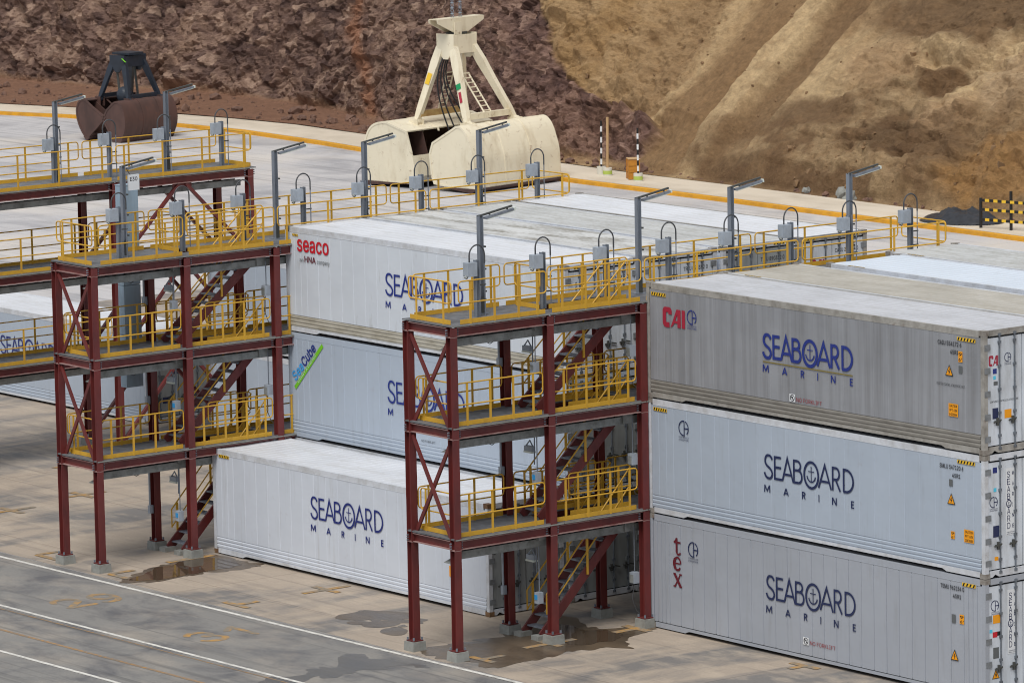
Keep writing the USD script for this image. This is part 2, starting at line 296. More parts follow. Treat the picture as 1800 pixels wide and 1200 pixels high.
line(-60, 30, -13.95, -13.45, 0.12, 0.006, 'white_lane_line', M['paint_white_road'], 'white painted line nearest the bottom left corner')
line(-60, 30, -12.6, -11.9, 0.11, 0.006, 'orange_lane_line', M['paint_orange_thin'], 'worn orange line between the two lower white lines')
line(-60, 30, -11.15, -10.4, 0.05, 0.006, 'orange_lane_line', M['paint_orange_thin'], 'thin faded orange line beside the middle white line')

def blob(pts, jag=0.12, n=6, seed=0):
    p = np.array(pts, float); t = np.arange(len(p) + 1); cs = CubicSpline(t, np.vstack([p, p[:1]]), bc_type='periodic')
    q = cs(np.linspace(0, len(p), len(p) * n, endpoint=False)); r = np.random.default_rng(seed)
    q += jag * (meshkit.fbm(np.column_stack([q * 2.2, np.full(len(q), seed)]), 3, seed)[:, None] - 0.5) * 2 * (q - q.mean(0)) / (np.linalg.norm(q - q.mean(0), axis=1, keepdims=True) + 1e-6)
    return poly(q).buffer(0)
P1 = [(-14.3, -6.35), (-15.0, -5.4), (-15.6, -4.0), (-15.75, -3.0), (-15.4, -2.3), (-14.3, -2.3), (-13.5, -2.25), (-13.45, -3.5), (-13.5, -4.4), (-13.5, -5.5), (-13.75, -6.2)]
P2 = [(-1.35, -6.15), (-1.8, -5.0), (-1.7, -3.9), (-2.15, -2.2), (-2.5, -0.9), (-2.2, -0.7), (-0.6, -1.1), (-0.4, -0.36), (-0.1, 0.12), (0.3, -0.17), (0.34, -0.85), (0.88, -1.7), (1.6, -2.1), (1.25, -2.5), (1.1, -3.5), (1.2, -4.7), (1.25, -5.8), (0.43, -6.03), (-0.32, -6.15)]
P3 = [(-2.5, -7.9), (-2.3, -7.4), (-1.2, -7.15), (-0.1, -6.9), (0.0, -7.2), (-0.6, -7.6), (-0.35, -8.1), (-0.8, -8.5), (-0.4, -9.3), (-0.9, -9.9), (-0.5, -10.6), (-0.9, -11.6), (-1.5, -12.1), (-1.25, -11.2), (-1.6, -10.4), (-1.3, -9.8), (-1.9, -9.0), (-1.6, -8.6)]
MB().flat(blob(P1, 0.45, 14, 1), fXY(0.002)).top('wet_patch', M['wet_concrete'], kind='structure', label='damp concrete round the puddle by the left gantry', cat='ground')
MB().flat(blob(P2, 0.5, 14, 2), fXY(0.002)).top('wet_patch', M['wet_concrete'], kind='structure', label='damp stain under the middle gantry', cat='ground')
MB().flat(blob(P3, 0.5, 14, 3), fXY(0.003)).top('dark_patch', M['dark_patch'], kind='structure', label='dark tarry patch on the grey lane', cat='ground')
b = []
for k, (px, py, pr) in enumerate(((-5.6, -4.6, .34), (-5.0, -4.3, .22), (-5.2, -4.9, .18), (-4.3, -4.7, .26), (-4.5, -3.9, .15), (-6.1, -4.2, .14))):
    b.append(blob([(px + pr * 1.2 * math.cos(a), py + pr * .8 * math.sin(a)) for a in np.arange(0, 6.2, .9)], 1.6, 8, 90 + k))
MB().flat(so.unary_union(b), fXY(0.002)).top('dark_patch', M['wet_concrete'], kind='structure', label='small damp spots on the apron left of the middle gantry', cat='ground')
W1 = [(-14.1, -6.1), (-14.8, -5.2), (-15.35, -4.0), (-15.5, -3.0), (-15.0, -2.55), (-14.2, -2.6), (-13.8, -3.0), (-13.75, -3.9), (-13.75, -4.8), (-13.75, -5.6)]
W2 = [(-1.6, -2.2), (-1.7, -1.4), (-0.9, -1.5), (-0.2, -1.1), (0.5, -1.5), (0.7, -2.2), (0.4, -2.9), (-0.2, -2.7), (-0.8, -2.6)]
MB().flat(blob(W1, 0.35, 14, 4), fXY(0.006)).top('puddle', M['puddle_water'], kind='structure', label='brown puddle between the left gantry and the white ground-level container', cat='puddle')
MB().flat(blob(W2, 0.25, 8, 5), fXY(0.006)).top('puddle', M['puddle_water'], kind='structure', label='shallow puddle under the middle gantry by the stair foot', cat='puddle')

def cross(x, y, a, b, w=0.2, arms='lrud', label=''):
    g = []
    if 'l' in arms: g.append(sg.box(x - a, y - w / 2, x, y + w / 2))
    if 'r' in arms: g.append(sg.box(x, y - w / 2, x + a, y + w / 2))
    if 'd' in arms: g.append(sg.box(x - w / 2, y - b, x + w / 2, y))
    if 'u' in arms: g.append(sg.box(x - w / 2, y, x + w / 2, y + b))
    MB().flat(so.unary_union(g), fXY(0.0095)).top('slot_mark', M['paint_yellow_road'], label=label, cat='road marking', group='yellow slot marks painted on the apron')
cross(-9.55, -3.15, 0.55, 0.75, label='faded yellow cross on the apron in front of the white ground-level container')
cross(-9.5, -6.05, 0.55, 0.7, arms='lru', label='faded yellow T mark beside the first white line')
cross(-15.3, -6.1, 0.9, 0.8, arms='ru', label='yellow corner mark beside the puddle at the left gantry foot')
cross(-15.6, -2.55, 0.2, 1.5, arms='d', w=0.24, label='yellow stripe on the apron beside the puddle and the container corner')
cross(-0.1, -3.2, 0.45, 0.8, w=0.22, label='yellow cross in the damp patch under the middle gantry')
cross(-0.05, -0.45, 0.5, 0.75, w=0.24, label='yellow cross at the foot of the right-hand container stack')
cross(0.25, -5.6, 0.5, 0.7, arms='lru', label='yellow T mark in the damp stain in front of the middle gantry')
cross(6.2, -0.35, 0.5, 0.5, label='yellow cross half under the lowest right-hand container', arms='lrd')
cross(-19.0, -6.0, 1.4, 0.7, arms='ru', label='faint yellow corner mark at the left edge by the white line')
cross(-25.3, -2.8, 0.6, 0.8, label='faint yellow cross on the yard left of the left gantry')
cross(-26.0, 0.1, 0.6, 0.8, label='faint yellow cross on the yard behind the left gantry leg')
cross(-30.5, 2.8, 0.6, 0.8, label='faint yellow cross near the far ground-level container')

def stroke(pts, w, cap='flat', join='round'):
    return sg.LineString(pts).buffer(w / 2, cap_style=cap, join_style=join)
def arc(cx, cy, rx, ry, a0, a1, n=14):
    return [(cx + rx * math.cos(math.radians(a)), cy + ry * math.sin(math.radians(a))) for a in np.linspace(a0, a1, n)]
def smoothline(p, n=40):
    p = np.array(p, float); d = np.r_[0, np.cumsum(np.linalg.norm(np.diff(p, axis=0), axis=1))]
    return CubicSpline(d, p)(np.linspace(0, d[-1], n))
DIG = {'2': [smoothline([(0.05, .75), (.2, .95), (.5, 1), (.8, .9), (.85, .68), (.6, .42), (.25, .15), (.05, 0)]), [(0.03, .02), (.95, .02)]],
       '9': [arc(.5, .68, .36, .3, 0, 360, 24), smoothline([(.86, .68), (.82, .4), (.65, .1), (.4, 0), (.15, .06)])],
       '3': [smoothline([(.08, .82), (.3, .98), (.6, .98), (.82, .82), (.75, .6), (.45, .52)]), smoothline([(.45, .52), (.8, .46), (.92, .24), (.7, .03), (.35, 0), (.08, .14)])],
       '1': [[(.2, .72), (.6, 1.0), (.6, 0)]]}
def road_number(txt, x_top, y_left, h, wd, label):
    g = []
    for i, c in enumerate(txt):
        for s_ in DIG[c]: g.append(sa.translate(sa.scale(stroke(s_, 0.2, 'round'), wd, h, origin=(0, 0)), i * (wd * 1.22), 0))
    MB().flat(so.unary_union(g), lambda v: np.column_stack([x_top + h - v[:, 1], y_left + v[:, 0], v[:, 2] + 0.005])).top('painted_number', M['paint_yellow_road'], label=label, cat='road marking')
road_number('29', -13.2, -9.45, 1.05, 0.85, 'worn yellow number 29 on the lane, in front of the left gantry feet')
road_number('31', -7.25, -9.35, 1.1, 0.85, 'worn yellow number 31 on the lane, in front of the lone white container')
# ------------------------------------------------------------------ lettering
_tc = {}
def text_poly(txt, bold=False):
    """flat outline of a text as (vertices, faces) scaled to a 1 x 1 box"""
    k = (txt, bold)
    if k not in _tc:
        m = meshkit.text_mesh(txt, 1.0, 0.01, bold); v, f = np.array(m.vertices), np.array(m.faces)
        keep = (v[f][:, :, 2] > 0.005).all(1); f = f[keep]
        ids, inv = np.unique(f.ravel(), return_inverse=True); v = v[ids]; f = inv.reshape(-1, 3)
        lo, hi = v.min(0), v.max(0); v = (v - lo) / np.where(hi - lo > 1e-9, hi - lo, 1)
        _tc[k] = (v, f)
    return _tc[k]
def text_at(b, txt, fn, u0, v0, w, h, bold=False, rot=0, lift=0.0):
    v, f = text_poly(txt, bold); q = np.column_stack([v[:, 0] * w, v[:, 1] * h, np.full(len(v), lift)])
    if rot:
        c, s_ = math.cos(math.radians(rot)), math.sin(math.radians(rot)); q[:, :2] = np.column_stack([q[:, 0] * c - q[:, 1] * s_, q[:, 0] * s_ + q[:, 1] * c])
    q[:, 0] += u0; q[:, 1] += v0
    b.add(fn(q), f); return b

def seaboard_glyphs(t=0.06):
    H = 0.57; G = []; k = 3.25 / 1540
    X = lambda px: (px - 125) * k
    def sc(p, x0, x1): return [(X(x0) + a * (X(x1) - X(x0)), b_ * H) for a, b_ in p]
    S = smoothline([(0.92, .82), (0.74, .96), (.48, .995), (.2, .92), (.1, .74), (.24, .58), (.52, .48), (.8, .37), (.93, .22), (.8, .06), (.5, 0.005), (.22, .06), (.02, .24)])
    G.append(stroke(sc(S, 125, 275), t))
    G += [stroke(sc(p, 300, 440), t * .96, 'flat', 'mitre') for p in ([(.85, .965), (.06, .965), (.06, .035), (1.0, .035)], [(.06, .53), (.85, .53)])]
    G += [stroke(sc(p, 440, 640), t * .92, 'flat', 'mitre') for p in ([(0, 0.0), (.44, 1.0), (.95, 0.0)], [(.14, .30), (.80, .30)])]
    B = [(.1, .035), (.1, .965), (.45, .965)] + arc(.45, .765, .34, .2, 90, -90) + [(.1, .565)]
    B2 = [(.1, .565), (.55, .565)] + arc(.55, .30, .38, .265, 90, -90) + [(.05, .035)]
    G += [stroke(sc(p, 625, 790), t * .96, 'flat', 'mitre') for p in (B, B2)]
    cx, cy, rx, ry = X(940), .47 * H, (X(1075) - X(805)) / 2 - t / 2, .345 * 1.0
    G.append(sg.LinearRing(arc(cx, cy, rx, ry - t / 2, 0, 350, 36)).buffer(t / 2 * 1.05))
    a = [stroke([(cx, cy + .17), (cx, cy - .17)], .026), stroke([(cx - .105, cy + .085), (cx + .105, cy + .085)], .022), sg.Point(cx, cy + .19).buffer(.026).difference(sg.Point(cx, cy + .19).buffer(.012)),
         stroke(arc(cx, cy - .0, .15, .165, 205, 335), .034), stroke([(cx - .155, cy - .03), (cx - .125, cy - .10)], .04), stroke([(cx + .155, cy - .03), (cx + .125, cy - .10)], .04)]
    G += a
    G += [stroke(sc(p, 1065, 1300), t * .92, 'flat', 'mitre') for p in ([(0, 0.0), (.46, 1.0), (.92, 0.0)], [(.14, .30), (.78, .30)])]
    Rr = [(.12, 0), (.12, .965), (.5, .965)] + arc(.5, .72, .36, .245, 90, -90) + [(.12, .475)]
    G += [stroke(sc(p, 1290, 1440), t * .96, 'flat', 'mitre') for p in (Rr, [(.45, .475), (.97, 0)])]
    D = [(.1, .03), (.1, .965), (.3, .965)] + arc(.3, .4975, .62, .4675, 90, -90, 20) + [(.06, .03)]
    G.append(stroke(sc(D, 1475, 1670), t, 'flat', 'mitre'))
    return so.unary_union([g.simplify(0.002) for g in G])
SEAB = seaboard_glyphs(); SEAB_BOLD = seaboard_glyphs(.078)
def _mar():
    G = {'M': [[(0, 0), (0.05, 1), (.5, .2), (.95, 1), (1, 0)]], 'A': [[(0, 0), (.5, 1), (1, 0)], [(.2, .32), (.8, .32)]], 'R': [[(.1, 0), (.1, .93), (.6, .93), (.9, .75), (.6, .5), (.1, .5)], [(.5, .5), (.95, 0)]], 'I': [[(.5, 0), (.5, 1)]], 'N': [[(.05, 0), (.05, 1), (.95, 0), (.95, 1)]], 'E': [[(.95, .93), (.1, .93), (.1, .07), (.95, .07)], [(.1, .52), (.85, .52)]]}
    out = {}
    for ch, ss in G.items():
        w = dict(M=.20, A=.17, R=.13, I=.045, N=.155, E=.115)[ch]; q = [[(a * w, c * .18) for a, c in s_] for s_ in ss]
        g = so.unary_union([stroke(s_, .036, 'flat', 'mitre') for s_ in q]).intersection(sg.box(-.05, 0, w + .05, .18)); out[ch] = sa.scale(g, 1 / w, 1 / .18, origin=(0, 0))
    return out
MARG = _mar()
MAR = [('M', 125, 90), ('A', 462, 76), ('R', 780, 55), ('I', 1060, 18), ('N', 1298, 70), ('E', 1618, 50)]
def seaboard(parent, x, z, y=-0.012, c='navy', bar=False, k=1.0):
    """SEABOARD with the anchor in its O, and MARINE below, on a side that faces -y; (x, z) = foot of the S"""
    fn = fXZ(y)
    b = MB().flat(sa.translate(sa.scale(SEAB_BOLD if bar else SEAB, k, 1, origin=(0, 0)), x, z), fn)
    for ch, px, wp in MAR:
        b.flat(sa.translate(sa.scale(MARG[ch], wp * 3.25 / 1540 * 1.02, .18, origin=(0, 0)), x + (px - 125) * k * 3.25 / 1540, z - .35), fn)
    b.put(parent, 'lettering', M[c], label='blue SEABOARD MARINE lettering with an anchor in the O')
    if bar:
        MB().flat(sg.box(x, z - .115, x + 3.25, z - .085), fn).put(parent, 'underline', M['ochre_line'])
def ca_mark(fn, u, v, d, parent, c='navy_dark'):
    """round CA sign with two small lines of print below"""
    r = d / 2; w = d * 0.085
    g = [stroke(arc(u, v, r, r, 80, 285, 24), w), stroke(arc(u, v, r, r, 70, -50, 20), w), stroke([(u + r * .12, v + r), (u + r * .12, v - r * 1.0)], w), stroke([(u + r * .12, v - r * .02), (u + r, v - r * .02)], w)]
    b = MB().flat(so.unary_union(g), fn)
    text_at(b, 'CONTROLLED', fn, u - r * 1.05, v - r - d * .2, d * 1.05, d * .12); text_at(b, 'ATMOSPHERE', fn, u - r * 1.05, v - r - d * .38, d * 1.05, d * .12)
    b.put(parent, 'lettering', M[c], label='round CA sign over two small lines of print')
def cai_logo(fn, u, v, w, h, parent):
    k = lambda p: [(u + a * w, v + b_ * h) for a, b_ in p]; t = 0.15 * w
    g = [stroke(k([(.33, .66), (.33, .88), (.29, .91), (.11, .91), (.075, .86), (.075, .16), (.12, .09), (.30, .09)]), t, 'flat', 'bevel'), poly(k([(.22, .0), (.36, .02), (.62, .98), (.80, .98), (.80, 0), (.655, 0), (.655, .22), (.52, .22), (.49, .14), (.40, .0)])).difference(poly(k([(.655, .74), (.655, .36), (.555, .36)]))), stroke(k([(.925, 0), (.925, .98)]), t * .95)]
    MB().flat(so.unary_union(g), fn).put(parent, 'lettering', M['crimson'], label='red CAI lettering')
def tex_logo(fn, u, v, parent):
    b = MB(); g = []
    def k(p, ox, oy, sx=.30, sy=.33): return [(u + ox + a * sx, v + oy + c * sy) for a, c in p]
    g += [stroke(k([(.42, 1.25), (.42, .15)], 0, .82), .075), stroke(k([(.05, .92), (.95, .92)], 0, .82), .045), stroke(k(smoothline([(.42, .2), (.52, .03), (.72, .02), (.92, .16)], 12), 0, .82), .05), poly(k([(.05, .92), (.42, 1.3), (.42, .9)], 0, .82))]
    g += [stroke(k([(.10, .52), (.92, .52)], 0, .42), .035), stroke(k(arc(.5, .5, .42, .48, 5, 180, 20), 0, .42), .05), stroke(k(arc(.5, .5, .42, .48, 175, 325, 20), 0, .42), .055), stroke(k(arc(.5, .5, .42, .46, 130, 235, 12), 0, .42), .095)]
    g += [stroke(k([(.12, .97), (.88, .03)], 0, 0), .085), stroke(k([(.85, .97), (.15, .03)], 0, 0), .04)]
    g += [stroke(k([(p - .17, q), (p + .17, q)], 0, 0), .04) for p, q in ((.12, .97), (.88, .97), (.12, .03), (.88, .03))]
    b.flat(so.unary_union(g), fn).put(parent, 'lettering', M['maroon'], label='dark red tex lettering set one letter above the other')
def hazard(parent, fn, u, v, w, h=0.085, n=6, slope=0.0):
    y, k = MB(), MB(); y.flat(poly([(u, v), (u + w, v + slope), (u + w, v + slope + h), (u, v + h)]), fn)
    s_ = w / n
    for i in range(n):
        a = u + i * s_; q = slope * (i / n)
        k.flat(poly([(a + s_ * .12, v + q + .006), (a + s_ * .55, v + q + .006), (a + s_ * .9, v + q + h - .006), (a + s_ * .47, v + q + h - .006)]), lambda t: fn(t + [0, 0, 0.002 * LIFT]))
    p = y.put(parent, 'hazard_tape', M['hazard_yellow'], label='yellow and black hazard tape'); k.put(p, 'black_bars', M['sign_black'])
LIFT = -1.0
def tri_sign(parent, fn, u, v, s_=0.27, sgn=-1.0):
    T = poly([(u - s_ / 2, v), (u + s_ / 2, v), (u, v + s_ * .98)])
    p = MB().flat(T, fn).put(parent, 'warning_sign', M['sign_black'], label='yellow warning triangle with a black edge')
    MB().flat(T.buffer(-s_ * .07, join_style='mitre'), lambda t: fn(t + [0, 0, .002 * sgn])).put(p, 'yellow_field', M['sign_orange'])
    b = MB().flat(stroke([(u + .015, v + s_ * .62), (u - .02, v + s_ * .38), (u + .02, v + s_ * .40), (u - .005, v + s_ * .16)], .022), lambda t: fn(t + [0, 0, .004 * sgn]))
    b.put(p, 'symbol', M['sign_black'])
def sticker(parent, fn, u, v, w, h, m='sign_orange', lines=None, sgn=-1.0, txt=None, lm='sign_black'):
    p = MB().flat(sg.box(u, v, u + w, v + h), fn).put(parent, 'sticker', M[m])
    b = MB(); g2 = lambda t: fn(t + [0, 0, .002 * sgn])
    if txt:
        n = len(txt)
        for i, t in enumerate(txt): text_at(b, t, g2, u + w * .1, v + h * (1 - (i + .85) / n), w * .8, h / n * .62, True)
        b.put(p, 'print', M[lm])
    return p

# ------------------------------------------------------------------ refrigerated containers
L_, Wd, H_ = 12.192, 2.438, 2.896
def casting_mesh():
    b = trimesh.creation.box((.178, .162, .118))
    try:
        import manifold3d as m3
        man = m3.Manifold(m3.Mesh(np.array(b.vertices, np.float32), np.array(b.faces, np.uint32)))
        def slot(w, h, d, axis):
            c = m3.CrossSection([[(-w / 2, -h / 2 + .02), (-w / 2 + .02, -h / 2), (w / 2 - .02, -h / 2), (w / 2, -h / 2 + .02), (w / 2, h / 2 - .02), (w / 2 - .02, h / 2), (-w / 2 + .02, h / 2), (-w / 2, h / 2 - .02)]]).extrude(d).translate((0, 0, -d / 2))
            return c.rotate((90, 0, 0)) if axis == 'y' else c.rotate((90, 0, 90))
        man = man - slot(.052, .085, .13, 'y') - slot(.052, .085, .14, 'x')
        mm = man.to_mesh(); return np.array(mm.vert_properties[:, :3]), np.array(mm.tri_verts)
    except Exception:
        return np.array(b.vertices), np.array(b.faces)
CAST = casting_mesh()
def roof_mesh(x0, x1, y0, y1, z, seed, pitch=0.3):
    n = int((x1 - x0) / pitch); r = np.random.default_rng(seed); X, Z = [], []
    for i in range(n):
        a = x0 + i * pitch
        for d, h in ((0, 0), (.04, .0), (.07, .012), (.13, .012), (.16, 0)): X.append(a + d); Z.append(h)
    X.append(x1); Z.append(0)
    X, Z = np.array(X), np.array(Z); ys = np.linspace(y0, y1, 9)
    V = []
    for j, y in enumerate(ys):
        sag = -0.016 * (1 - ((y - (y0 + y1) / 2) / ((y1 - y0) / 2)) ** 2)
        dn = (meshkit.noise(np.column_stack([X * .8, np.full(len(X), y * 1.3), np.full(len(X), seed * 3.7)])) - .5) * .035 * (0 < j < 8)
        V.append(np.column_stack([X, np.full(len(X), y), z + Z * (0 < j < 8) + sag + dn]))
    m = len(X); F = [[j * m + i, j * m + i + 1, (j + 1) * m + i + 1, (j + 1) * m + i] for j in range(8) for i in range(m - 1)]
    return MB().add(np.vstack(V), F)

def container(label, x0, y0, tier, side='reefer_white', roof='roof_white', frame='frame_white', style='flat', doors=True, door='door_white', full=True, group=None, roofed=True, near=True, cast='casting_steel', seed=0, rods='lock_rod_steel', z=None):
    z0 = (0.006 + tier * (H_ + 0.012)) if z is None else z
    t = thing('refrigerated_container', label, 'shipping container', (x0, y0, z0), group=group)
    r = random.Random(seed * 31 + 5)
    # frame: posts, rails, castings
    for x, nm in ((0.0, 'corner_post'), (L_ - .11, 'corner_post')):
        for y in (0.0, Wd - .12): MB().box(x, x + .11, y, y + .12, .118, H_ - .118).put(t, 'corner_post', M[frame])
    for x in (0.089 - .004, L_ - 0.089 + .004):
        for y in (.081 - .004, Wd - .081 + .004):
            for zz in (.059, H_ - .059): MB().add(CAST[0] + [x, y, zz], CAST[1]).put(t, 'corner_casting', M[cast])
    for y, s_ in ((0.0, 1), (Wd, -1)):
        prof = sg.Polygon([(.178, .02), (1.32, .02), (1.46, .075), (L_ - 1.46, .075), (L_ - 1.32, .02), (L_ - .178, .02), (L_ - .178, .15), (.178, .15)])
        b = MB().prism(prof, fXZ(0), y + s_ * .004, y + s_ * .06); b.put(t, 'bottom_rail', M[frame])
        MB().box(.178, L_ - .178, min(y + s_ * .004, y + s_ * .07), max(y + s_ * .004, y + s_ * .07), H_ - .15, H_ - .012).box(.178, L_ - .178, min(y + s_ * .0, y + s_ * .02), max(y + s_ * .0, y + s_ * .02), H_ - .165, H_ - .15).put(t, 'top_rail', M[frame])
    MB().box(.05, L_ - .05, .06, Wd - .06, .1, .16).put(t, 'floor', M['dark_gap'])
    # long sides
    def side_panels(y, s_, detailed):
        zb, zt = (.47, H_ - .165) if style == 'flat' else (.17, H_ - .165)
        xa, xb = .125, L_ - .125
        if not detailed:
            MB().box(xa, xb, min(y + s_ * .012, y + s_ * .05), max(y + s_ * .012, y + s_ * .05), .15, H_ - .15).put(t, 'side_wall', M[side]); return
        if style == 'flat':
            w = .61; n = 20; pts = [xa] + [xa + .28 * i for i in (1, 2, 3)]
            rest = np.linspace(pts[-1], xb - .5, 21)[1:]; pts += list(rest) + [xb - .25, xb]
        else:
            pts = [xa + .15 * i for i in range(5)]; pts += list(np.linspace(pts[-1], xb - .62, 25)[1:]) + [xb - .46, xb - .31, xb - .155, xb]
        for i in range(len(pts) - 1):
            a, c = pts[i], pts[i + 1]; d = .004 + r.uniform(0, .003)
            lip, dep = (.012, .008) if style == 'flat' else (.022, .018)
            Y = lambda q: y + s_ * q
            V = [(a, Y(d + dep), zb), (a + lip, Y(d), zb), (c - lip, Y(d), zb), (c, Y(d + dep), zb), (a, Y(d + dep), zt), (a + lip, Y(d), zt), (c - lip, Y(d), zt), (c, Y(d + dep), zt), (a, Y(.06), zb), (c, Y(.06), zb), (a, Y(.06), zt), (c, Y(.06), zt)]
            F = [[0, 1, 5, 4], [1, 2, 6, 5], [2, 3, 7, 6], [0, 4, 10, 8], [3, 9, 11, 7]]
            if s_ < 0: F = [f[::-1] for f in F]
            MB().add(V, F).put(t, 'side_panel', M[side])
            if style == 'ribbed':
                MB().box(c - .012, c + .012, min(Y(.0), Y(.02)), max(Y(.0), Y(.02)), zb + .02, zt - .05).put(t, 'rib', M[side]) if i < len(pts) - 2 else None
        if style == 'flat':
            pr = [(.02, .15)]
            for k in range(3):
                z_ = .165 + k * .1; pr += [(.018, z_), (.001, z_ + .018), (.001, z_ + .068), (.018, z_ + .086)]
            pr += [(.018, .472)]
            V = [(x, y + s_ * q, zz) for x in (xa, xb) for q, zz in pr]; m = len(pr)
            F = [[i, m + i, m + i + 1, i + 1] for i in range(m - 1)]
            if s_ < 0: F = [f[::-1] for f in F]
            MB().add(V, F).put(t, 'scuff_band', M[{'reefer_grubby': 'band_beige', 'reefer_weathered': 'band_dark'}.get(side, side)])
    side_panels(0.0, 1, near); side_panels(Wd, -1, False)
    # roof
    if roofed: roof_mesh(.06, L_ - .06, .06, Wd - .06, H_ - .022, seed).put(t, 'roof', M[roof])
    else: MB().box(.06, L_ - .06, .06, Wd - .06, H_ - .06, H_ - .022).put(t, 'roof', M[roof])
    # machinery end (x = 0)
    b = MB().box(.02, .06, .12, Wd - .12, .16, H_ - .15)
    b.put(t, 'machinery_panel', M['door_grey'])
    if full:
        MB().box(.004, .02, .3, Wd - .3, 1.55, 2.45).put(t, 'fan_grille', M['placard_grey']); MB().box(.004, .02, .3, 1.2, .35, 1.2).put(t, 'compressor_cover', M['dark_gap'])
    # door end (x = L)
    X = L_
    MB().box(X - .07, X - .05, .1, Wd - .1, .12, H_ - .1).put(t, 'door_gasket', M['rubber'])
    MB().box(X - .06, X - .003, .178, Wd - .178, H_ - .14, H_ - .003).put(t, 'header', M[frame]); 
    sill = sg.Polygon([(.16, .02), (.24, .02), (.33, .085), (.45, .02), (Wd - .45, .02), (Wd - .33, .085), (Wd - .24, .02), (Wd - .16, .02), (Wd - .16, .17), (.16, .17)])
    MB().prism(sill, fYZ(0), X - .06, X - .003).put(t, 'sill', M[frame])
    if full or doors:
        for k, (a, c) in enumerate(((.135, 1.205), (1.233, Wd - .135))):
            d = MB().box(X - .055, X - .022, a, c, .20, H_ - .185).put(t, 'door', M[door])
            for yy in ((a + .36, a + .84) if k == 0 else (c - .84, c - .36)):
                rb = MB().tube([(X - .002, yy, .1), (X - .002, yy, H_ - .09)], .02, 6)
                for zz in (.12, .42, .95, 1.5, 2.05, 2.6, H_ - .12): rb.box(X - .022, X + .012, yy - .045, yy + .045, zz - .03, zz + .03)
                rb.put(d, 'lock_rod', M[rods])
                hb = MB().bar((X + .01, yy - .2 if k == 0 else yy + .2, .74), (X + .01, yy + .04, .78), .02, .035).box(X - .02, X + .022, yy - .10, yy - .05, .66, .84).box(X - .02, X + .016, yy - .16, yy + .02, .735, .775)
                hb.put(d, 'handle', M['lamp_dark'])
            for zz in (.36, .88, 1.42, 1.96, 2.5):
                e = (.02, .20) if k == 0 else (Wd - .20, Wd - .02)
                MB().box(X - .03, X + .008, e[0], e[1], zz - .07, zz + .07).put(d, 'hinge', M['hinge_steel'])
    return t

def id_marks(t, num, typ, x=10.66, z=2.52, y=-.010):
    b = MB(); fn = fXZ(y)
    text_at(b, num, fn, x, z, .80, .105, True); text_at(b, typ, fn, x + .42, z - .19, .28, .10, True)
    b.put(t, 'lettering', M['id_black'], label='container number in small black print')
def door_number(t, num, typ, y=1.32, z=2.38, w=.82):
    b = MB(); fn = fYZ(L_ - .019)
    text_at(b, num, fn, y, z, w, .11, True); text_at(b, typ, fn, y + .3, z - .2, .34, .10, True)
    b.put(t, 'lettering', M['id_black'], label='container number in small black print on the door')
def seaboard_vertical(t, y, z, h, w=.30, mark=True):
    fn = fYZ(L_ - .018); p = MB().flat(sg.box(y, z, y + w, z + h), fn).put(t, 'logo_panel', M['sticker_white'])
    b = MB(); f2 = fYZ(L_ - .016); n = 8
    for i, ch in enumerate('SEABOARD'):
        v = z + h - .05 - (i + 1) * (h - .2) / n
        if i == 4:
            cx, cy = y + .10, v + .075; b.flat(so.unary_union([sg.LinearRing(arc(cx, cy, .075, .085, 0, 345, 20)).buffer(.012), stroke([(cx, cy + .05), (cx, cy - .05)], .012), stroke(arc(cx, cy, .045, .05, 200, 340), .012), stroke([(cx - .03, cy + .02), (cx + .03, cy + .02)], .01)]), f2)
        else: text_at(b, ch, f2, y + .045, v, .10, .145)
    for i, ch in enumerate('MARINE'):
        v = z + h - .17 - i * (h - .34) / 5; text_at(b, ch, f2, y + .205, v, .02 if ch == 'I' else .055, .09, True)
    for k in range(2): text_at(b, 'seaboardmarine' if k == 0 else 'reefer service', f2, y + .03, z + .06 - k * .04, .24, .028)
    b.put(p, 'print', M['navy_dark'])
def no_forklift(t, x, z, y=-.012):
    fn = fXZ(y); p = MB().flat(sg.box(x, z, x + .21, z + .19), fn).put(t, 'sticker', M['sticker_white'])
    MB().flat(so.unary_union([sg.LinearRing(arc(x + .105, z + .095, .075, .075, 0, 340, 16)).buffer(.009), stroke([(x + .05, z + .15), (x + .16, z + .04)], .02), stroke([(x + .06, z + .06), (x + .06, z + .12), (x + .12, z + .12), (x + .12, z + .06), (x + .17, z + .06)], .02)]), lambda q: fn(q + [0, 0, -.002])).put(p, 'symbol', M['id_black'])
    b = MB(); text_at(b, 'NO FORKLIFT', fn, x + .25, z + .02, .92, .10); b.put(t, 'lettering', M['red_text'], label='NO FORKLIFT in small red letters')
S_ = lambda y=-.011: fXZ(y)
Dr = lambda: fYZ(L_ - .018)
def dstick(t, y, z, w, h, m): MB().flat(sg.box(y, z, y + w, z + h), Dr()).put(t, 'sticker', M[m])

# right-hand stack, nearest the camera: three tiers
RY = -0.02
c = container('lowest of the right-hand stack, ribbed pale grey reefer with vertical dark red tex lettering', 0, RY, 0, 'reefer_pale_grey', frame='reefer_pale_grey', style='ribbed', seed=1, roofed=False)
seaboard(c, 4.44, 1.36, -.012, 'navy_dark'); tex_logo(fXZ(-.012), .92, 1.16, c); ca_mark(fXZ(-.012), 1.68, 2.18, .36, c); no_forklift(c, 5.78, .42); id_marks(c, 'TEMU 962154 0', '45R1', 10.68, 2.52)
tri_sign(c, S_(-.012), 11.15, .85); sticker(c, S_(-.012), 11.33, 1.75, .15, .22, txt=['9', "6'"]); sticker(c, S_(-.012), 11.06, 1.74, .13, .2, 'placard_grey'); hazard(c, S_(-.012), 11.42, 2.66, .46, n=4)
hazard(c, fYZ(L_ + .002), .2, 2.79, .40, .085, 4) if False else None
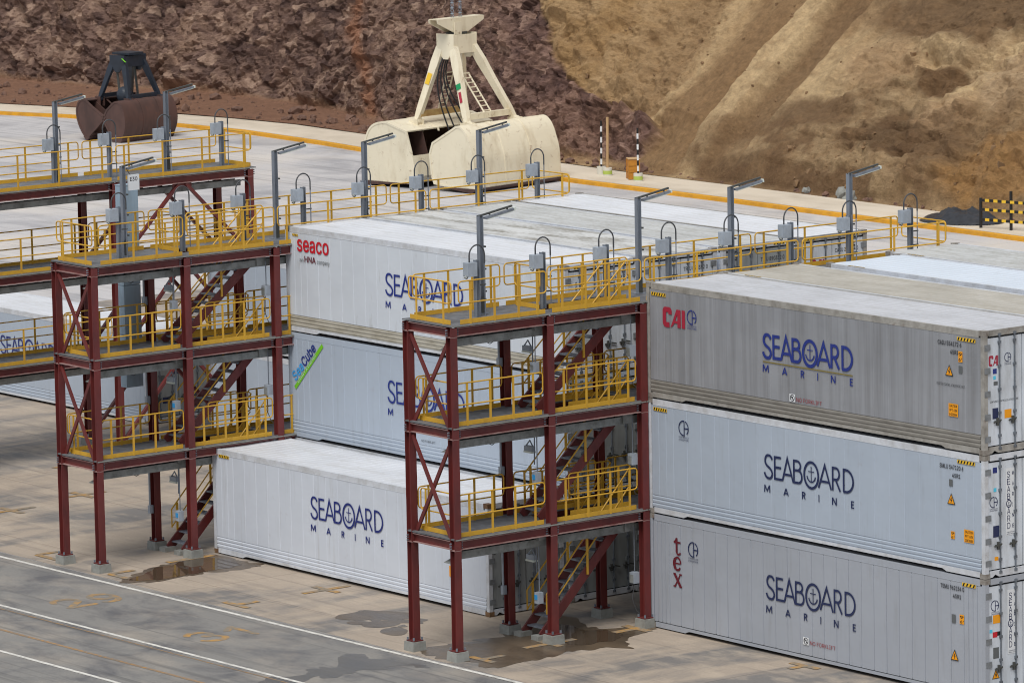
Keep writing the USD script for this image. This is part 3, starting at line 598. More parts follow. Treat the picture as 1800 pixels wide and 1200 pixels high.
seaboard_vertical(c, .72, 1.05, 1.52); ca_mark(Dr(), .32, 2.25, .24, c); dstick(c, .26, 1.83, .24, .2, 'sign_orange'); dstick(c, .15, 1.62, .09, .08, 'cyan_sticker'); dstick(c, .25, 1.5, .14, .13, 'red_logo'); dstick(c, .39, 1.53, .1, .1, 'sign_black'); dstick(c, .26, 1.0, .18, .26, 'placard_grey'); tri_sign(c, Dr(), .34, .52, .24, 1.0)
c = container('bluish white reefer, middle of the right-hand stack, between the grey one and the tex one', 0, RY, 1, 'reefer_blue_white', frame='frame_white', seed=2, roofed=False)
seaboard(c, 4.42, 1.43, -.012, 'navy_dark'); ca_mark(fXZ(-.012), 1.38, 2.28, .36, c); id_marks(c, 'SMLU 547120 6', '45R1', 10.68, 2.46); hazard(c, S_(-.012), .22, 2.60, .52, n=6); hazard(c, S_(-.012), 11.28, 2.63, .60, n=6)
tri_sign(c, S_(-.012), 11.07, 1.63); sticker(c, S_(-.012), 11.05, .82, .13, .18, txt=['9', "6'"]); sticker(c, S_(-.012), 11.5, .80, .33, .3, txt=['CAUTION', '9FT 6IN', 'CONTAINER']); sticker(c, S_(-.012), 11.0, 2.06, .12, .16, 'placard_grey')
seaboard_vertical(c, .68, .95, 1.58); ca_mark(Dr(), .30, 1.78, .24, c); dstick(c, .28, 2.46, .13, .13, 'navy'); dstick(c, .30, 2.02, .09, .09, 'cyan_sticker'); dstick(c, .28, .95, .19, .27, 'navy_dark'); dstick(c, .32, .40, .12, .09, 'sign_orange')
c = container('top of the right-hand stack, dirty grey streaked reefer with red CAI lettering', 0, RY, 2, 'reefer_weathered', 'roof_dull', 'frame_weathered', seed=3, cast='casting_steel')
seaboard(c, 4.42, 1.47, -.012, 'blue_text', bar=True); cai_logo(fXZ(-.012), .64, 1.86, .86, .46, c); ca_mark(fXZ(-.012), 1.75, 2.17, .34, c, 'blue_text'); no_forklift(c, 5.38, .50); id_marks(c, 'CAIU 554172 6', '45R1', 10.64, 2.45); hazard(c, S_(-.012), .2, 2.58, .56, n=6); hazard(c, S_(-.012), 11.30, 2.60, .62, n=6)
tri_sign(c, S_(-.012), 11.03, 1.74); sticker(c, S_(-.012), 11.34, 2.1, .14, .25, txt=['9', "6'"]); sticker(c, S_(-.012), 11.35, 1.84, .12, .17, 'placard_grey'); sticker(c, S_(-.012), 11.0, .80, .32, .30, txt=['CAUTION', '9FT 6IN', 'HIGH'])
b = MB(); text_at(b, 'POSITIVE CONTROL ATMOSPHERE UNIT', fXZ(-.012), 10.6, 1.5, .95, .06); b.put(c, 'lettering', M['id_black'])
cai_logo(Dr(), .17, 2.06, .36, .24, c); ca_mark(Dr(), .77, 2.22, .2, c); dstick(c, .3, 1.87, .12, .12, 'blue_text'); dstick(c, .31, 1.74, .08, .08, 'cyan_sticker'); dstick(c, .32, 1.6, .13, .09, 'placard_grey'); dstick(c, .28, .82, .18, .25, 'navy_dark'); dstick(c, .66, .80, .22, .2, 'sign_orange')
b = MB(); text_at(b, 'CONTAINER CONTROLLED ATMOSPHERE', Dr(), .2, 1.2, .9, .045); b.put(c, 'lettering', M['id_black'])
dstick(c, .02, 1.98, .07, .1, 'sign_orange'); dstick(c, .03, .36, .07, .1, 'green_sticker')
hazard_end = lambda c, a=.22, w=.36, n=4: (globals().__setitem__('LIFT', 1.0), hazard(c, fYZ(L_ + .0), a, H_ - .115, w, .08, n), globals().__setitem__('LIFT', -1.0))
# rows behind it
for j, (yy, rf, lab) in enumerate(((2.47, 'roof_beige', 'beige-roofed'), (5.45, 'roof_blue_white', 'bright white-roofed'), (7.98, 'roof_grey', 'pale grey-roofed'))):
    for k in range(3):
        pos_ = ('lowest', 'middle', 'top')[k]
        where = ('directly behind the CAI stack', 'third back from the CAI stack', 'at the right-hand far end')[j]
        cc = container(f'{lab} container {where}' if k == 2 else f'{pos_} container, almost hidden, under the {lab} one {where}', (0.02, .55 if j == 1 else 0, .0)[j], yy, k, 'reefer_white' if j != 1 else 'reefer_blue_white', rf, seed=10 + j * 3 + k, full=False, roofed=k == 2, near=(k == 2), doors=False)
        if k == 2: hazard(cc, lambda v: np.column_stack([v[:, 0], -.0 + v[:, 1], H_ - .004 + 0 * v[:, 2] + .003 * (v[:, 2] != 0)]), .8, .01, .62, .05, 6)
# middle row
MX = -15.917
c = container('white reefer standing alone on the ground in front of the middle stacks', MX, -2.26, 0, 'reefer_white', 'roof_white', 'frame_white', seed=30, cast='casting_rusty', door='door_grey')
seaboard(c, 4.54, 1.55, -.012, 'navy', k=.985); hazard(c, S_(-.012), .32, 2.66, .48, n=6); sticker(c, S_(-.012), 10.55, .82, .16, .28)
M2Y = 0.36
c = container('lowest reefer of the nearest middle stack, hidden behind the one on the ground', MX, M2Y, 0, 'reefer_white', seed=31, roofed=False, door='door_grey')
c = container('bluish reefer with slanted SeaCube lettering over a green stripe', MX, M2Y, 1, 'reefer_blue_white', frame='reefer_blue_white', seed=32, roofed=False, door='door_grey')
seaboard(c, 4.55, 1.45, -.012, 'blue_text', k=1.03)
fn = fXZ(-.012); g = stroke([(.30, 1.36), (1.62, 2.66)], .11)
p = MB().flat(g, fn).put(c, 'stripe', M['lime']); b = MB(); text_at(b, 'CONTAINERS', lambda q: fn(q + [0, 0, -.002]), .46, 1.50, 1.2, .05, rot=44.5); b.put(p, 'print', M['reefer_white'])
b = MB(); text_at(b, 'Sea', fn, .34, 1.53, .58, .29, True, rot=44.5); b.put(c, 'lettering', M['sky_blue'], label='slanted light blue Sea')
b = MB(); text_at(b, 'Cube', fn, .775, 1.96, .78, .29, True, rot=44.5); b.put(c, 'lettering', M['blue_text'], label='slanted dark blue Cube')
b = MB(); text_at(b, 'NO FORKLIFT', fn, 6.0, .55, .6, .06); b.put(c, 'lettering', M['id_black'])
c = container('grubby white reefer with red seaco lettering, top of the nearest middle stack', MX, M2Y, 2, 'reefer_grubby', 'roof_white', 'frame_white', seed=33)
seaboard(c, 4.55, 1.43, -.012, 'blue_text', k=1.04)
b = MB(); text_at(b, 'seaco', fn, .55, 2.23, 1.46, .34, True); b.put(c, 'lettering', M['red_logo'], label='red seaco lettering')
b = MB(); text_at(b, 'HNA', fn, .88, 1.96, .52, .17, True); b.put(c, 'lettering', M['maroon']); b = MB(); text_at(b, 'an', fn, .66, 1.96, .17, .08); text_at(b, 'company', fn, 1.46, 1.93, .58, .12); b.put(c, 'lettering', M['placard_grey'])
hazard(c, S_(-.012), .34, 2.64, .26, .06, n=4)
b = MB()
for i, ch in enumerate('SEGU 950023'): text_at(b, ch, fYZ(L_ - .018), .36, 2.36 - i * .12, .06, .09, True) if ch != ' ' else None
b.put(c, 'lettering', M['id_black']); door_number(c, '0950023 1', '45R1')
hazard_end(c, .3, .4); hazard_end(c, 1.6, .4)
mids = ((3.00, 'roof_stained', 'second', '898352'), (5.62, 'roof_grey', 'third', '890352'), (8.20, 'roof_white', 'farthest', '294204'))
for j, (yy, rf, nth, num) in enumerate(mids):
    for k in range(3):
        lab = ('top' if k == 2 else 'middle' if k == 1 else 'lowest') + f' reefer of the {nth} middle stack from the camera' + (', doors above the gantry rail' if k == 2 else '')
        cc = container(lab, MX + .02 * j, yy, k, 'reefer_white', rf, 'frame_white' if j != 2 else 'frame_weathered', seed=40 + j * 3 + k, roofed=k == 2, near=(k == 2), door=('door_white', 'door_grey', 'door_white')[j] if k == 2 else 'door_grey')
        dstick(cc, .4, 1.72, .2, .24, 'sign_orange' if k != 0 else 'placard_grey'); dstick(cc, .88, 1.6, .22, .36, 'placard_grey')
        door_number(cc, ('TRIU ', 'TRIU ', 'CAXU ')[j] + num + ' 0', '45R1')
        if k == 2: hazard_end(cc, .22, .4); hazard_end(cc, 1.75, .4)
        if k == 2 and j == 2: cai_logo(Dr(), .45, 1.95, .5, .3, cc)
# the row beyond the left gantry, and the far ground-level one
c = container('blue-grey reefer on the ground behind the left gantry, under another one', -31.6, 8.55, 0, 'reefer_blue_white', seed=60, roofed=False)
c = container('upper blue-grey reefer behind the left gantry stair', -31.6, 8.55, 1, 'reefer_blue_white', 'roof_white', seed=61)
seaboard(c, 4.5, 1.43)
c = container('white ground-level reefer cut by the left edge, behind the gantry legs', -47.3, 8.55, 0, 'reefer_blue_white', 'roof_white', seed=62, door='door_grey')
seaboard(c, 3.75, 1.40, -.012, 'navy'); dstick(c, .9, 1.5, .3, .4, 'navy_dark'); dstick(c, .5, 1.3, .2, .2, 'placard_grey'); dstick(c, .6, .6, .3, .2, 'navy_dark')
# ------------------------------------------------------------------ gantries (reefer racks)
PITCH = 15.66
XL, XR = -1.80, -0.06
ROWS = [-6.08, -3.10, -0.15, 5.05, 10.05]
LV = [2.95, 5.68, 8.18]                  # tops of the beams
DK = [z + .055 for z in LV]              # walking surfaces
def isec_y(b, x, y0, y1, zt, d=.22, w=.15, t=.014):
    b.box(x - w / 2, x + w / 2, y0, y1, zt - t, zt).box(x - .005, x + .005, y0, y1, zt - d + t, zt - t).box(x - w / 2, x + w / 2, y0, y1, zt - d, zt - d + t); return b
def isec_x(b, y, x0, x1, zt, d=.22, w=.15, t=.014):
    b.box(x0, x1, y - w / 2, y + w / 2, zt - t, zt).box(x0, x1, y - .005, y + .005, zt - d + t, zt - t).box(x0, x1, y - w / 2, y + w / 2, zt - d, zt - d + t); return b
def loop(a, b_, z0, hi=1.05, lo=.52, r=.09):
    """closed rail loop between points a and b (xy), rounded at its corners"""
    a, b_ = np.array(a, float), np.array(b_, float); n = np.linalg.norm(b_ - a); d = (b_ - a) / n; P = []
    def c(u, z, a0): 
        for k in range(4):
            t = math.radians(a0 + 30 * k); P.append((u + r * math.cos(t), z + r * math.sin(t)))
    c(n - r, hi - r, 0); c(r, hi - r, 90); c(r, lo + r, 180); c(n - r, lo + r, 270)
    return [(*(a + d * u), z0 + z) for u, z in P]
def railing(t, a, b_, z, posts, kick=True, gap=.0, wide=.058):
    a, b_ = np.array(a, float), np.array(b_, float); n = np.linalg.norm(b_ - a); d = (b_ - a) / n; q = np.array([-d[1], d[0]])
    p = MB().tube(loop(a, b_, z), .0185, 6, True).put(t, 'railing', M['yellow_steel'], smooth=40)
    for u in posts:
        c = a + d * u
        m = MB(); e0, e1 = c - d * wide / 2, c + d * wide / 2
        m.bar((*c, z - .06), (*c, z + 1.06), wide, .022, up=(q[0], q[1], 0)).put(p, 'post', M['yellow_steel'])
    if kick:
        m = MB(); s0, s1 = a + d * .04, b_ - d * .04
        m.bar((*s0, z + .065), (*s1, z + .065), .012, .11).put(p, 'kick_plate', M['yellow_steel'])
    return p
def rack(label, loc):
    t = thing('reefer_gantry', label, 'steel gantry', loc, group=None)
    # columns, footings
    for x in (XL, XR):
        for i, y in enumerate(ROWS):
            H = sg.Polygon([(a * .8, c * .8) for a, c in [(-.125, -.125), (-.105, -.125), (-.105, -.006), (.105, -.006), (.105, -.125), (.125, -.125), (.125, .125), (.105, .125), (.105, .006), (-.105, .006), (-.105, .125), (-.125, .125)]])
            cpart = MB().prism(H, lambda v, x=x, y=y: np.column_stack([x + v[:, 0], y + v[:, 1], v[:, 2]]), .26, LV[2] - .002).put(t, 'column', M['red_steel'])
            MB().box(x - .15, x + .15, y - .15, y + .15, .235, .26).put(cpart, 'base_plate', M['red_steel'])
            bb = MB()
            for ex in (-.125, .125):
                for ey in (-.125, .125): bb.box(x + ex - .018, x + ex + .018, y + ey - .018, y + ey + .018, .26, .33)
            bb.put(cpart, 'bolts', M['galvanised'])
            f = trimesh.creation.box((.40, .40, .25)); MB().add(np.array(f.vertices) * [1, 1, 1] * np.where(np.array(f.vertices)[:, 2:] > 0, .94, 1.0) + [x, y, .11], f.faces).put(cpart, 'footing', M['footing_concrete'])
            for zt in LV:
                MB().box(x - .102, x + .102, y - .102, y + .102, zt - .236, zt - .222).put(cpart, 'stiffener', M['red_flange'])
                bb = MB()
                for ez in (-.05, -.11, -.17):
                    for sy in (-1, 1): bb.box(x - .02, x + .02, y + sy * .145 - .014, y + sy * .145 + .014, zt + ez - .014, zt + ez + .014).box(x + .005, x + .03, y + sy * .18 - .014, y + sy * .18 + .014, zt + ez - .014, zt + ez + .014)
                bb.put(cpart, 'bolts', M['galvanised'])
    # beams
    for zt in LV:
        for x in (XL, XR):
            for y0, y1 in zip(ROWS[:-1], ROWS[1:]):
                bm = isec_y(MB(), x, y0 + .105, y1 - .105, zt).put(t, 'beam', M['red_steel'])
                MB().box(x - .077, x + .077, y0 + .11, y1 - .11, zt - .2235, zt - .203).box(x - .077, x + .077, y0 + .11, y1 - .11, zt - .017, zt + .002).put(bm, 'flanges', M['red_flange'])
        for y in ROWS:
            cb = isec_x(MB(), y, XL + .105, XR - .105, zt).put(t, 'cross_beam', M['red_steel'])
            MB().box(XL + .11, XR - .11, y - .077, y + .077, zt - .2235, zt - .203).box(XL + .11, XR - .11, y - .077, y + .077, zt - .017, zt + .002).put(cb, 'flanges', M['red_flange'])
        for y in np.r_[np.arange(-5.3, -3.3, .9), np.arange(.6, 5, 1.0), np.arange(5.8, 10, 1.0)]:
            MB().box(XL + .08, XR - .08, y - .03, y + .03, zt - .12, zt - .002).put(t, 'joist', M['red_steel'])
    # decks
    x0, x1 = XL - .12, XR + .10
    for zt in LV:
        for a, c, e, g in ((x0, x1, -6.17, -2.78), (x0, -1.42, -2.775, -.10), (-.60, x1, -2.775, -.10), (x0, x1, -.095, 5.05), (x0, x1, 5.055, 10.25)):
            dk = MB().box(a, c, e, g, zt + .024, zt + .055).put(t, 'deck_plate', M['deck_grating'])
            if c == x1: MB().box(x1 + .002, x1 + .012, e + .01, g - .01, zt + .022, zt + .05).put(dk, 'edge_strip', M['footing_concrete'])
    # railings
    P3 = [.36, 1.10, 1.84, 2.50]; PL = [.3, 1.7, 3.15, 4.7]
    z = DK[2]; xr, xl = XR + .05, XL - .05
    for x in (xr, xl):
        for (a, c), ps in zip(((-5.88, -3.18), (-3.04, -.18), (-.06, 5.0), (5.14, 10.08)), ([.36, 1.10, 1.84, 2.42], P3, PL, PL)):
            railing(t, (x, a), (x, c), z, ps)
    railing(t, (XL + .02, -6.05), (XR - .02, -6.05), z, [.30, 1.38]); railing(t, (XL + .02, 10.16), (XR - .02, 10.16), z, [.30, 1.38])
    railing(t, (-.62, -2.66), (-.62, -.12), z, [.36, 1.10, 1.84, 2.3]); railing(t, (XL + .1, -2.83), (-.70, -2.83), z, [.2, .9])
    for z in DK[:2]:
        for x in (xr - .10, xl + .10):
            for (a, c), ps in zip(((-5.92, -3.26), (-2.94, -.32), (.02, 4.88), (5.22, 9.88)), ([.32, 1.03, 1.74, 2.36], [.34, 1.05, 1.76, 2.38], PL, PL)):
                railing(t, (x, a), (x, c), z, ps)
        railing(t, (XL + .17, -5.93), (XR - .17, -5.93), z, [.2, 1.2]); railing(t, (XL + .17, 9.9), (XR - .17, 9.9), z, [.2, 1.2])
        railing(t, (-.62, -2.10), (-.62, -.12), z, [.3, .95, 1.6])
        railing(t, (-1.42, -2.66), (-1.42, -.12), z, [.36, 1.4, 2.3])
    # stairs
    for k, zt in enumerate(DK):
        zb = .04 if k == 0 else DK[k - 1]; ya, yb = -2.98, -.16; n = 12; rise = (zt - zb) / n; run = (yb - ya) / n
        for x in (-1.36, -.66):
            MB().bar((x, ya - .02, zb + .03), (x, yb, zt - .13), .05, .24).put(t, 'stair_stringer', M['red_steel'])
        for i in range(n):
            y = ya + run * (i + .35); h = zb + rise * (i + 1) - .02
            MB().box(-1.335, -.685, y - .03, y + .24, h - .035, h).put(t, 'stair_tread', M['galvanised'])
        for x in (-1.40, -.62):
            m = MB(); dz = (zt - zb) / (yb - ya)
            A, B = (x, ya + .12, zb + .12 * dz + .95), (x, yb + .05, zt + 1.0)
            m.tube([(x, ya + .12, zb + .12 * dz + .45), A, B], .021, 6).tube([(x, ya + .12, zb + .12 * dz + .47), (x, yb, zt + .5)], .019, 6)
            for y in np.linspace(ya + .3, yb - .25, 3): m.box(x - .015, x + .015, y - .03, y + .03, zb + (y - ya) * dz - .1, zb + (y - ya) * dz + .93)
            m.put(t, 'stair_handrail', M['yellow_steel'])
        if k == 0:
            for x in (-1.36, -.66): MB().box(x - .14, x + .14, ya - .25, ya + .12, -.01, .12).put(t, 'stair_footing', M['footing_concrete'])
    # bracing
    for z0, z1 in ((LV[0] + .03, LV[1] - .30), (LV[1] + .03, LV[2] - .30)):
        for a, c, dy in ((XL + .13, XR - .13, 0.0), (XR - .13, XL + .13, .055)):
            MB().bar((a, ROWS[0] - .02 + dy, z1), (c, ROWS[0] - .02 + dy, z0), .05, .10).put(t, 'brace', M['red_steel'])
    for k, (z0, z1) in enumerate(((.3, LV[0] - .24), (LV[0] + .03, LV[1] - .24), (LV[1] + .03, LV[2] - .24))):
        for x in (XL, XR):
            for s_ in (0, 1):
                ym = 7.55; ye = ROWS[3] + .13 if s_ == 0 else ROWS[4] - .13
                MB().bar((x, ym + (-.12 if s_ == 0 else .12), z1), (x, ye, z0), .09, .11, up=(1, 0, 0)).put(t, 'brace', M['red_steel'])
            MB().box(x - .008, x + .008, 7.2, 7.9, z1 - .12, z1 + .04).put(t, 'gusset', M['red_steel'])
    # cable trays, conduits, fittings
    for k, zt in enumerate(LV):
        zb = zt - .52; m = MB(); xa, xb = -.62, -.30; ya, yb = -5.75, 9.9
        m.box(xa, xb, ya, yb, zb, zb + .012).box(xa, xa + .012, ya, yb, zb + .012, zb + .19).box(xb - .012, xb, ya, yb, zb + .012, zb + .19)
        tr = m.put(t, 'cable_tray', M['tray_metal'])
        m = MB()
        for q in range(7): m.tube([(xa + .05 + .035 * q, ya + .1, zb + .03), (xa + .05 + .035 * q, yb, zb + .03)], .014, 5)
        m.put(tr, 'cables', M['conduit_dark'])
        for y in (-5.2, -3.9, -2.3, -.9, 1.2, 3.2, 6.2, 8.8):
            MB().tube([(xa + .16, y, zb + .02), (xa + .16, y, zt - .2)], .01, 5).put(tr, 'hanger', M['galvanised'])
        MB().add([(xa, ya, zb), (xb, ya, zb), (xb, ya - .28, zb - .09), (xa, ya - .28, zb - .09), (xa, ya, zb + .012), (xb, ya, zb + .012), (xb, ya - .28, zb - .078), (xa, ya - .28, zb - .078)], MB.BF).put(tr, 'tray_end', M['tray_metal'])
        m = MB().tube([(-.5, -5.5, zb + .1), (-.48, -5.62, zb - .02), (-.46, -5.9, zb - .12), (-.3, -6.0, zb - .3)], .012, 5).tube([(-.5, -4.8, zt - .2), (-.45, -4.75, zb - .0), (-.45, -4.6, zb - .06), (-.5, -4.4, zb)], .012, 5)
        m.put(tr, 'loose_cable', M['conduit_dark'])
        # bulkhead lamp and junction boxes
        lam = MB().box(-1.16, -.86, -3.06, -2.94, zt - .98, zt - .86).tube([(-1.14, -3.0, zt - .86), (-1.0, -3.0, zt - .72), (-.88, -3.0, zt - .86)], .02, 5).put(t, 'work_lamp', M['box_grey'])
        MB().box(-1.17, -.85, -3.07, -2.93, zt - 1.03, zt - .982).put(lam, 'lens', M['lens'])
        MB().tube([(-.8, -3.0, zt - .25), (-.8, -3.02, zt - 1.3)], .016, 5).put(t, 'conduit', M['galvanised'])
        z = (0.0 if k == 0 else DK[k - 1])
        sb = MB().box(-.34, -.16, -.42, -.24, z + 1.12, z + 1.40).put(t, 'socket_box', M['box_grey'])
        MB().box(-.35, -.342, -.40, -.26, z + 1.14, z + 1.36).put(sb, 'socket_flap', M['socket_blue'] if k == 1 else M['box_grey'])
        MB().box(-.33, -.19, -.435, -.421, z + 1.14, z + 1.34).put(sb, 'front', M['tray_metal'])
        MB().tube([(-.25, -.33, z + 1.40), (-.25, -.33, zt - .40), (-.3, -.36, zt - .32)], .016, 5).put(sb, 'conduit', M['galvanised'])
        MB().tube([(-.25, -.36, z + 1.12), (-.26, -.40, z + .7), (-.22, -.30, z + .4), (-.15, -.2, z + .3)], .012, 5).put(sb, 'cable', M['conduit_dark'])
        sb = MB().box(-.42, -.26, -3.40, -3.24, z + 1.0, z + 1.28).put(t, 'socket_box', M['box_grey'])
        MB().box(-.40, -.30, -3.415, -3.401, z + 1.10, z + 1.22).put(sb, 'front', M['socket_blue'] if k < 2 else M['tray_metal'])
        MB().tube([(-.34, -3.3, z + 1.28), (-.34, -3.3, zt - .35)], .016, 5).put(sb, 'conduit', M['galvanised'])
        MB().tube([(XL - .05, -3.26, zt - .24), (XL - .05, -3.26, z + 1.2)], .028, 6).box(XL - .1, XL, -3.30, -3.18, z + 1.0, z + 1.22).put(t, 'conduit', M['box_grey'])
        MB().add([(-.9, -3.4, zt - .36), (-.2, -3.4, zt - .36), (-.2, -2.9, zt - .30), (-.9, -2.9, zt - .30), (-.9, -3.4, zt - .24), (-.2, -3.4, zt - .24), (-.2, -2.9, zt - .24), (-.9, -2.9, zt - .24)], MB.BF).put(t, 'junction_shroud', M['tray_metal'])
        MB().box(-.75, -.25, -.62, -.32, zt - .50, zt - .26).put(t, 'junction_box', M['tray_metal'])
    return t
RB = rack('right-hand red and yellow steel gantry, standing against the CAI reefer stack', (0, 0, 0))
RA = copy_of(RB, 'reefer_gantry', 'left red and yellow steel gantry, beside the brown puddle and pale blue duct', 'steel gantry', (-PITCH, 0, 0))
R0 = copy_of(RB, 'reefer_gantry', 'far red and yellow steel gantry at the left edge, with V-shaped braces in view', 'steel gantry', (-2 * PITCH, 0, .06))

# lamp posts on the top decks
def lamp_post(label, loc):
    t = thing('lamp_post', label, 'lamp post', loc)
    MB().box(-.14, .14, -.14, .14, 0, .02).put(t, 'base_plate', M['galvanised'])
    p = MB().box(-.06, .06, -.06, -.049, .02, 2.42).box(-.06, .06, .049, .06, .02, 2.42).box(-.006, .006, -.049, .049, .02, 2.42).box(-.06, -.049, -.049, .049, .02, 2.42).put(t, 'post', M['galvanised'])
    MB().box(.062, .092, -.045, .045, .02, .42).put(t, 'cable_cover', M['lamp_dark'])
    for z in (.55, 1.1, 1.65): MB().box(-.08, .08, .06, .115, z - .02, z + .02).put(p, 'clamp', M['lamp_dark'])
    ar = MB().bar((0, -.06, 2.40), (0, 1.0, 2.57), .05, .045).put(t, 'arm', M['lamp_dark'])
    for q in (.3, .85): MB().box(-.02, .02, q - .015, q + .015, 2.36 + q * .16, 2.41 + q * .16).put(ar, 'hanger', M['lamp_dark'])
    h = MB().bar((0, .14, 2.34), (0, 1.04, 2.484), .09, .05).put(t, 'tube_housing', M['galvanised'])
    MB().bar((0, .20, 2.312), (0, 1.02, 2.443), .075, .022).put(h, 'lens', M['lens'])
    MB().bar((0, 1.04, 2.484), (0, 1.09, 2.492), .09, .075).put(h, 'end_cap', M['lens'])
    return t
LY = [-4.28, .72, 3.77, 7.80]
ORD = ['nearest the camera', 'second from the camera', 'third from the camera', 'farthest from the camera']
first = None
for g, nm in ((0, 'right-hand gantry'), (1, 'left gantry'), (2, 'far left gantry')):
    for i, y in enumerate(LY):
        if g == 2 and i < 2: continue
        lab = f'grey lamp post with slanting tube light, {nm}, ' + (ORD[i] if g < 2 else ('left one' if i == 2 else 'right one before the dark grab'))
        loc = (-1.18 - g * PITCH, y, DK[2] + (.06 if g == 2 else 0))
        if first is None: first = lamp_post(lab, loc)
        else: copy_of(first, 'lamp_post', lab, 'lamp post', loc)
# power outlet posts with a looping flexible pipe
def outlet_post(label, loc):
    t = thing('outlet_post', label, 'power outlet post', loc)
    MB().box(-.06, .06, -.055, -.045, 0, 1.40).box(-.06, .06, .045, .055, 0, 1.40).box(-.005, .005, -.045, .045, 0, 1.40).put(t, 'post', M['galvanised'])
    bx = MB().box(-.11, .11, -.33, -.062, 1.02, 1.36).put(t, 'outlet_box', M['box_grey'])
    MB().box(-.10, .10, -.338, -.331, 1.04, 1.34).put(bx, 'lid', M['box_grey']); MB().tube([(0, -.34, .98), (0, -.30, 1.03)], .05, 8).put(bx, 'socket', M['tray_metal'])
    P = [(0, -.22, 1.36), (0, -.22, 1.52)] + [(0, .015 - .235 * math.cos(a), 1.52 + .25 * math.sin(a)) for a in np.linspace(.25, math.pi - .25, 9)] + [(0, .25, 1.52), (0, .25, 1.30)]
    MB().tube(P, .02, 6).put(t, 'flexible_pipe', M['conduit_dark'], smooth=50)
    MB().tube([(0, .25, 1.30), (0, .25, .0)], .016, 6).put(t, 'conduit', M['galvanised'])
    for z in (.42, .78): MB().box(-.012, .012, .055, .28, z - .015, z + .015).put(t, 'clamp', M['lamp_dark'])
    return t
OY = [-4.72, -2.67, -.66, 1.36, 3.42, 5.42, 7.42, 9.55]
NTH = ['first', 'second', 'third', 'fourth', 'fifth', 'sixth', 'seventh', 'eighth']
first = None
for g, nm in ((0, 'right-hand gantry'), (1, 'left gantry'), (2, 'far left gantry')):
    for i, y in enumerate(OY):
        if g == 2 and i < 4: continue
        lab = f'grey outlet post with looping pipe, {nm}, ' + (NTH[i] if g < 2 else NTH[i - 4]) + (' from the camera' if g < 2 else ' from the left edge')
        loc = (-.78 - g * PITCH, y, DK[2] + (.06 if g == 2 else 0))
        if first is None: first = outlet_post(lab, loc)
        else: copy_of(first, 'outlet_post', lab, 'power outlet post', loc)
# pale blue duct and small sign at the left gantry
t = thing('cable_duct', 'tall pale blue sheet-metal cable duct rising behind the left gantry', 'cable duct', (-18.05, -3.38, 0))
for z0, z1 in ((4.46, 5.9), (5.915, 7.25), (7.265, 7.6), (7.615, 9.98)):
    MB().box(-.12, .17, -.27, .27, z0, z1).put(t, 'duct_section', M['duct_blue'])
MB().box(-.13, .18, -.28, .28, 9.98, 10.0).put(t, 'cap', M['duct_blue'])
for z in (5.6, 8.1): MB().box(.17, .33, -.05, .05, z, z + .06).put(t, 'bracket', M['galvanised'])
t = thing('bay_sign', 'small white sign with dark marks hanging by the nearest lamp post of the left gantry', 'sign', (-16.85, -3.93, 9.98))
MB().box(-.03, .03, -.17, .17, 0, .42).put(t, 'sign_plate', M['sticker_white'])
b = MB(); text_at(b, 'E30', fYZ(.032), -.13, .25, .24, .11, True); b.put(t, 'lettering', M['id_black'])
MB().tube([(0, -.1, .42), (0, -.2, .56)], .01, 5).put(t, 'hanger', M['lamp_dark'])

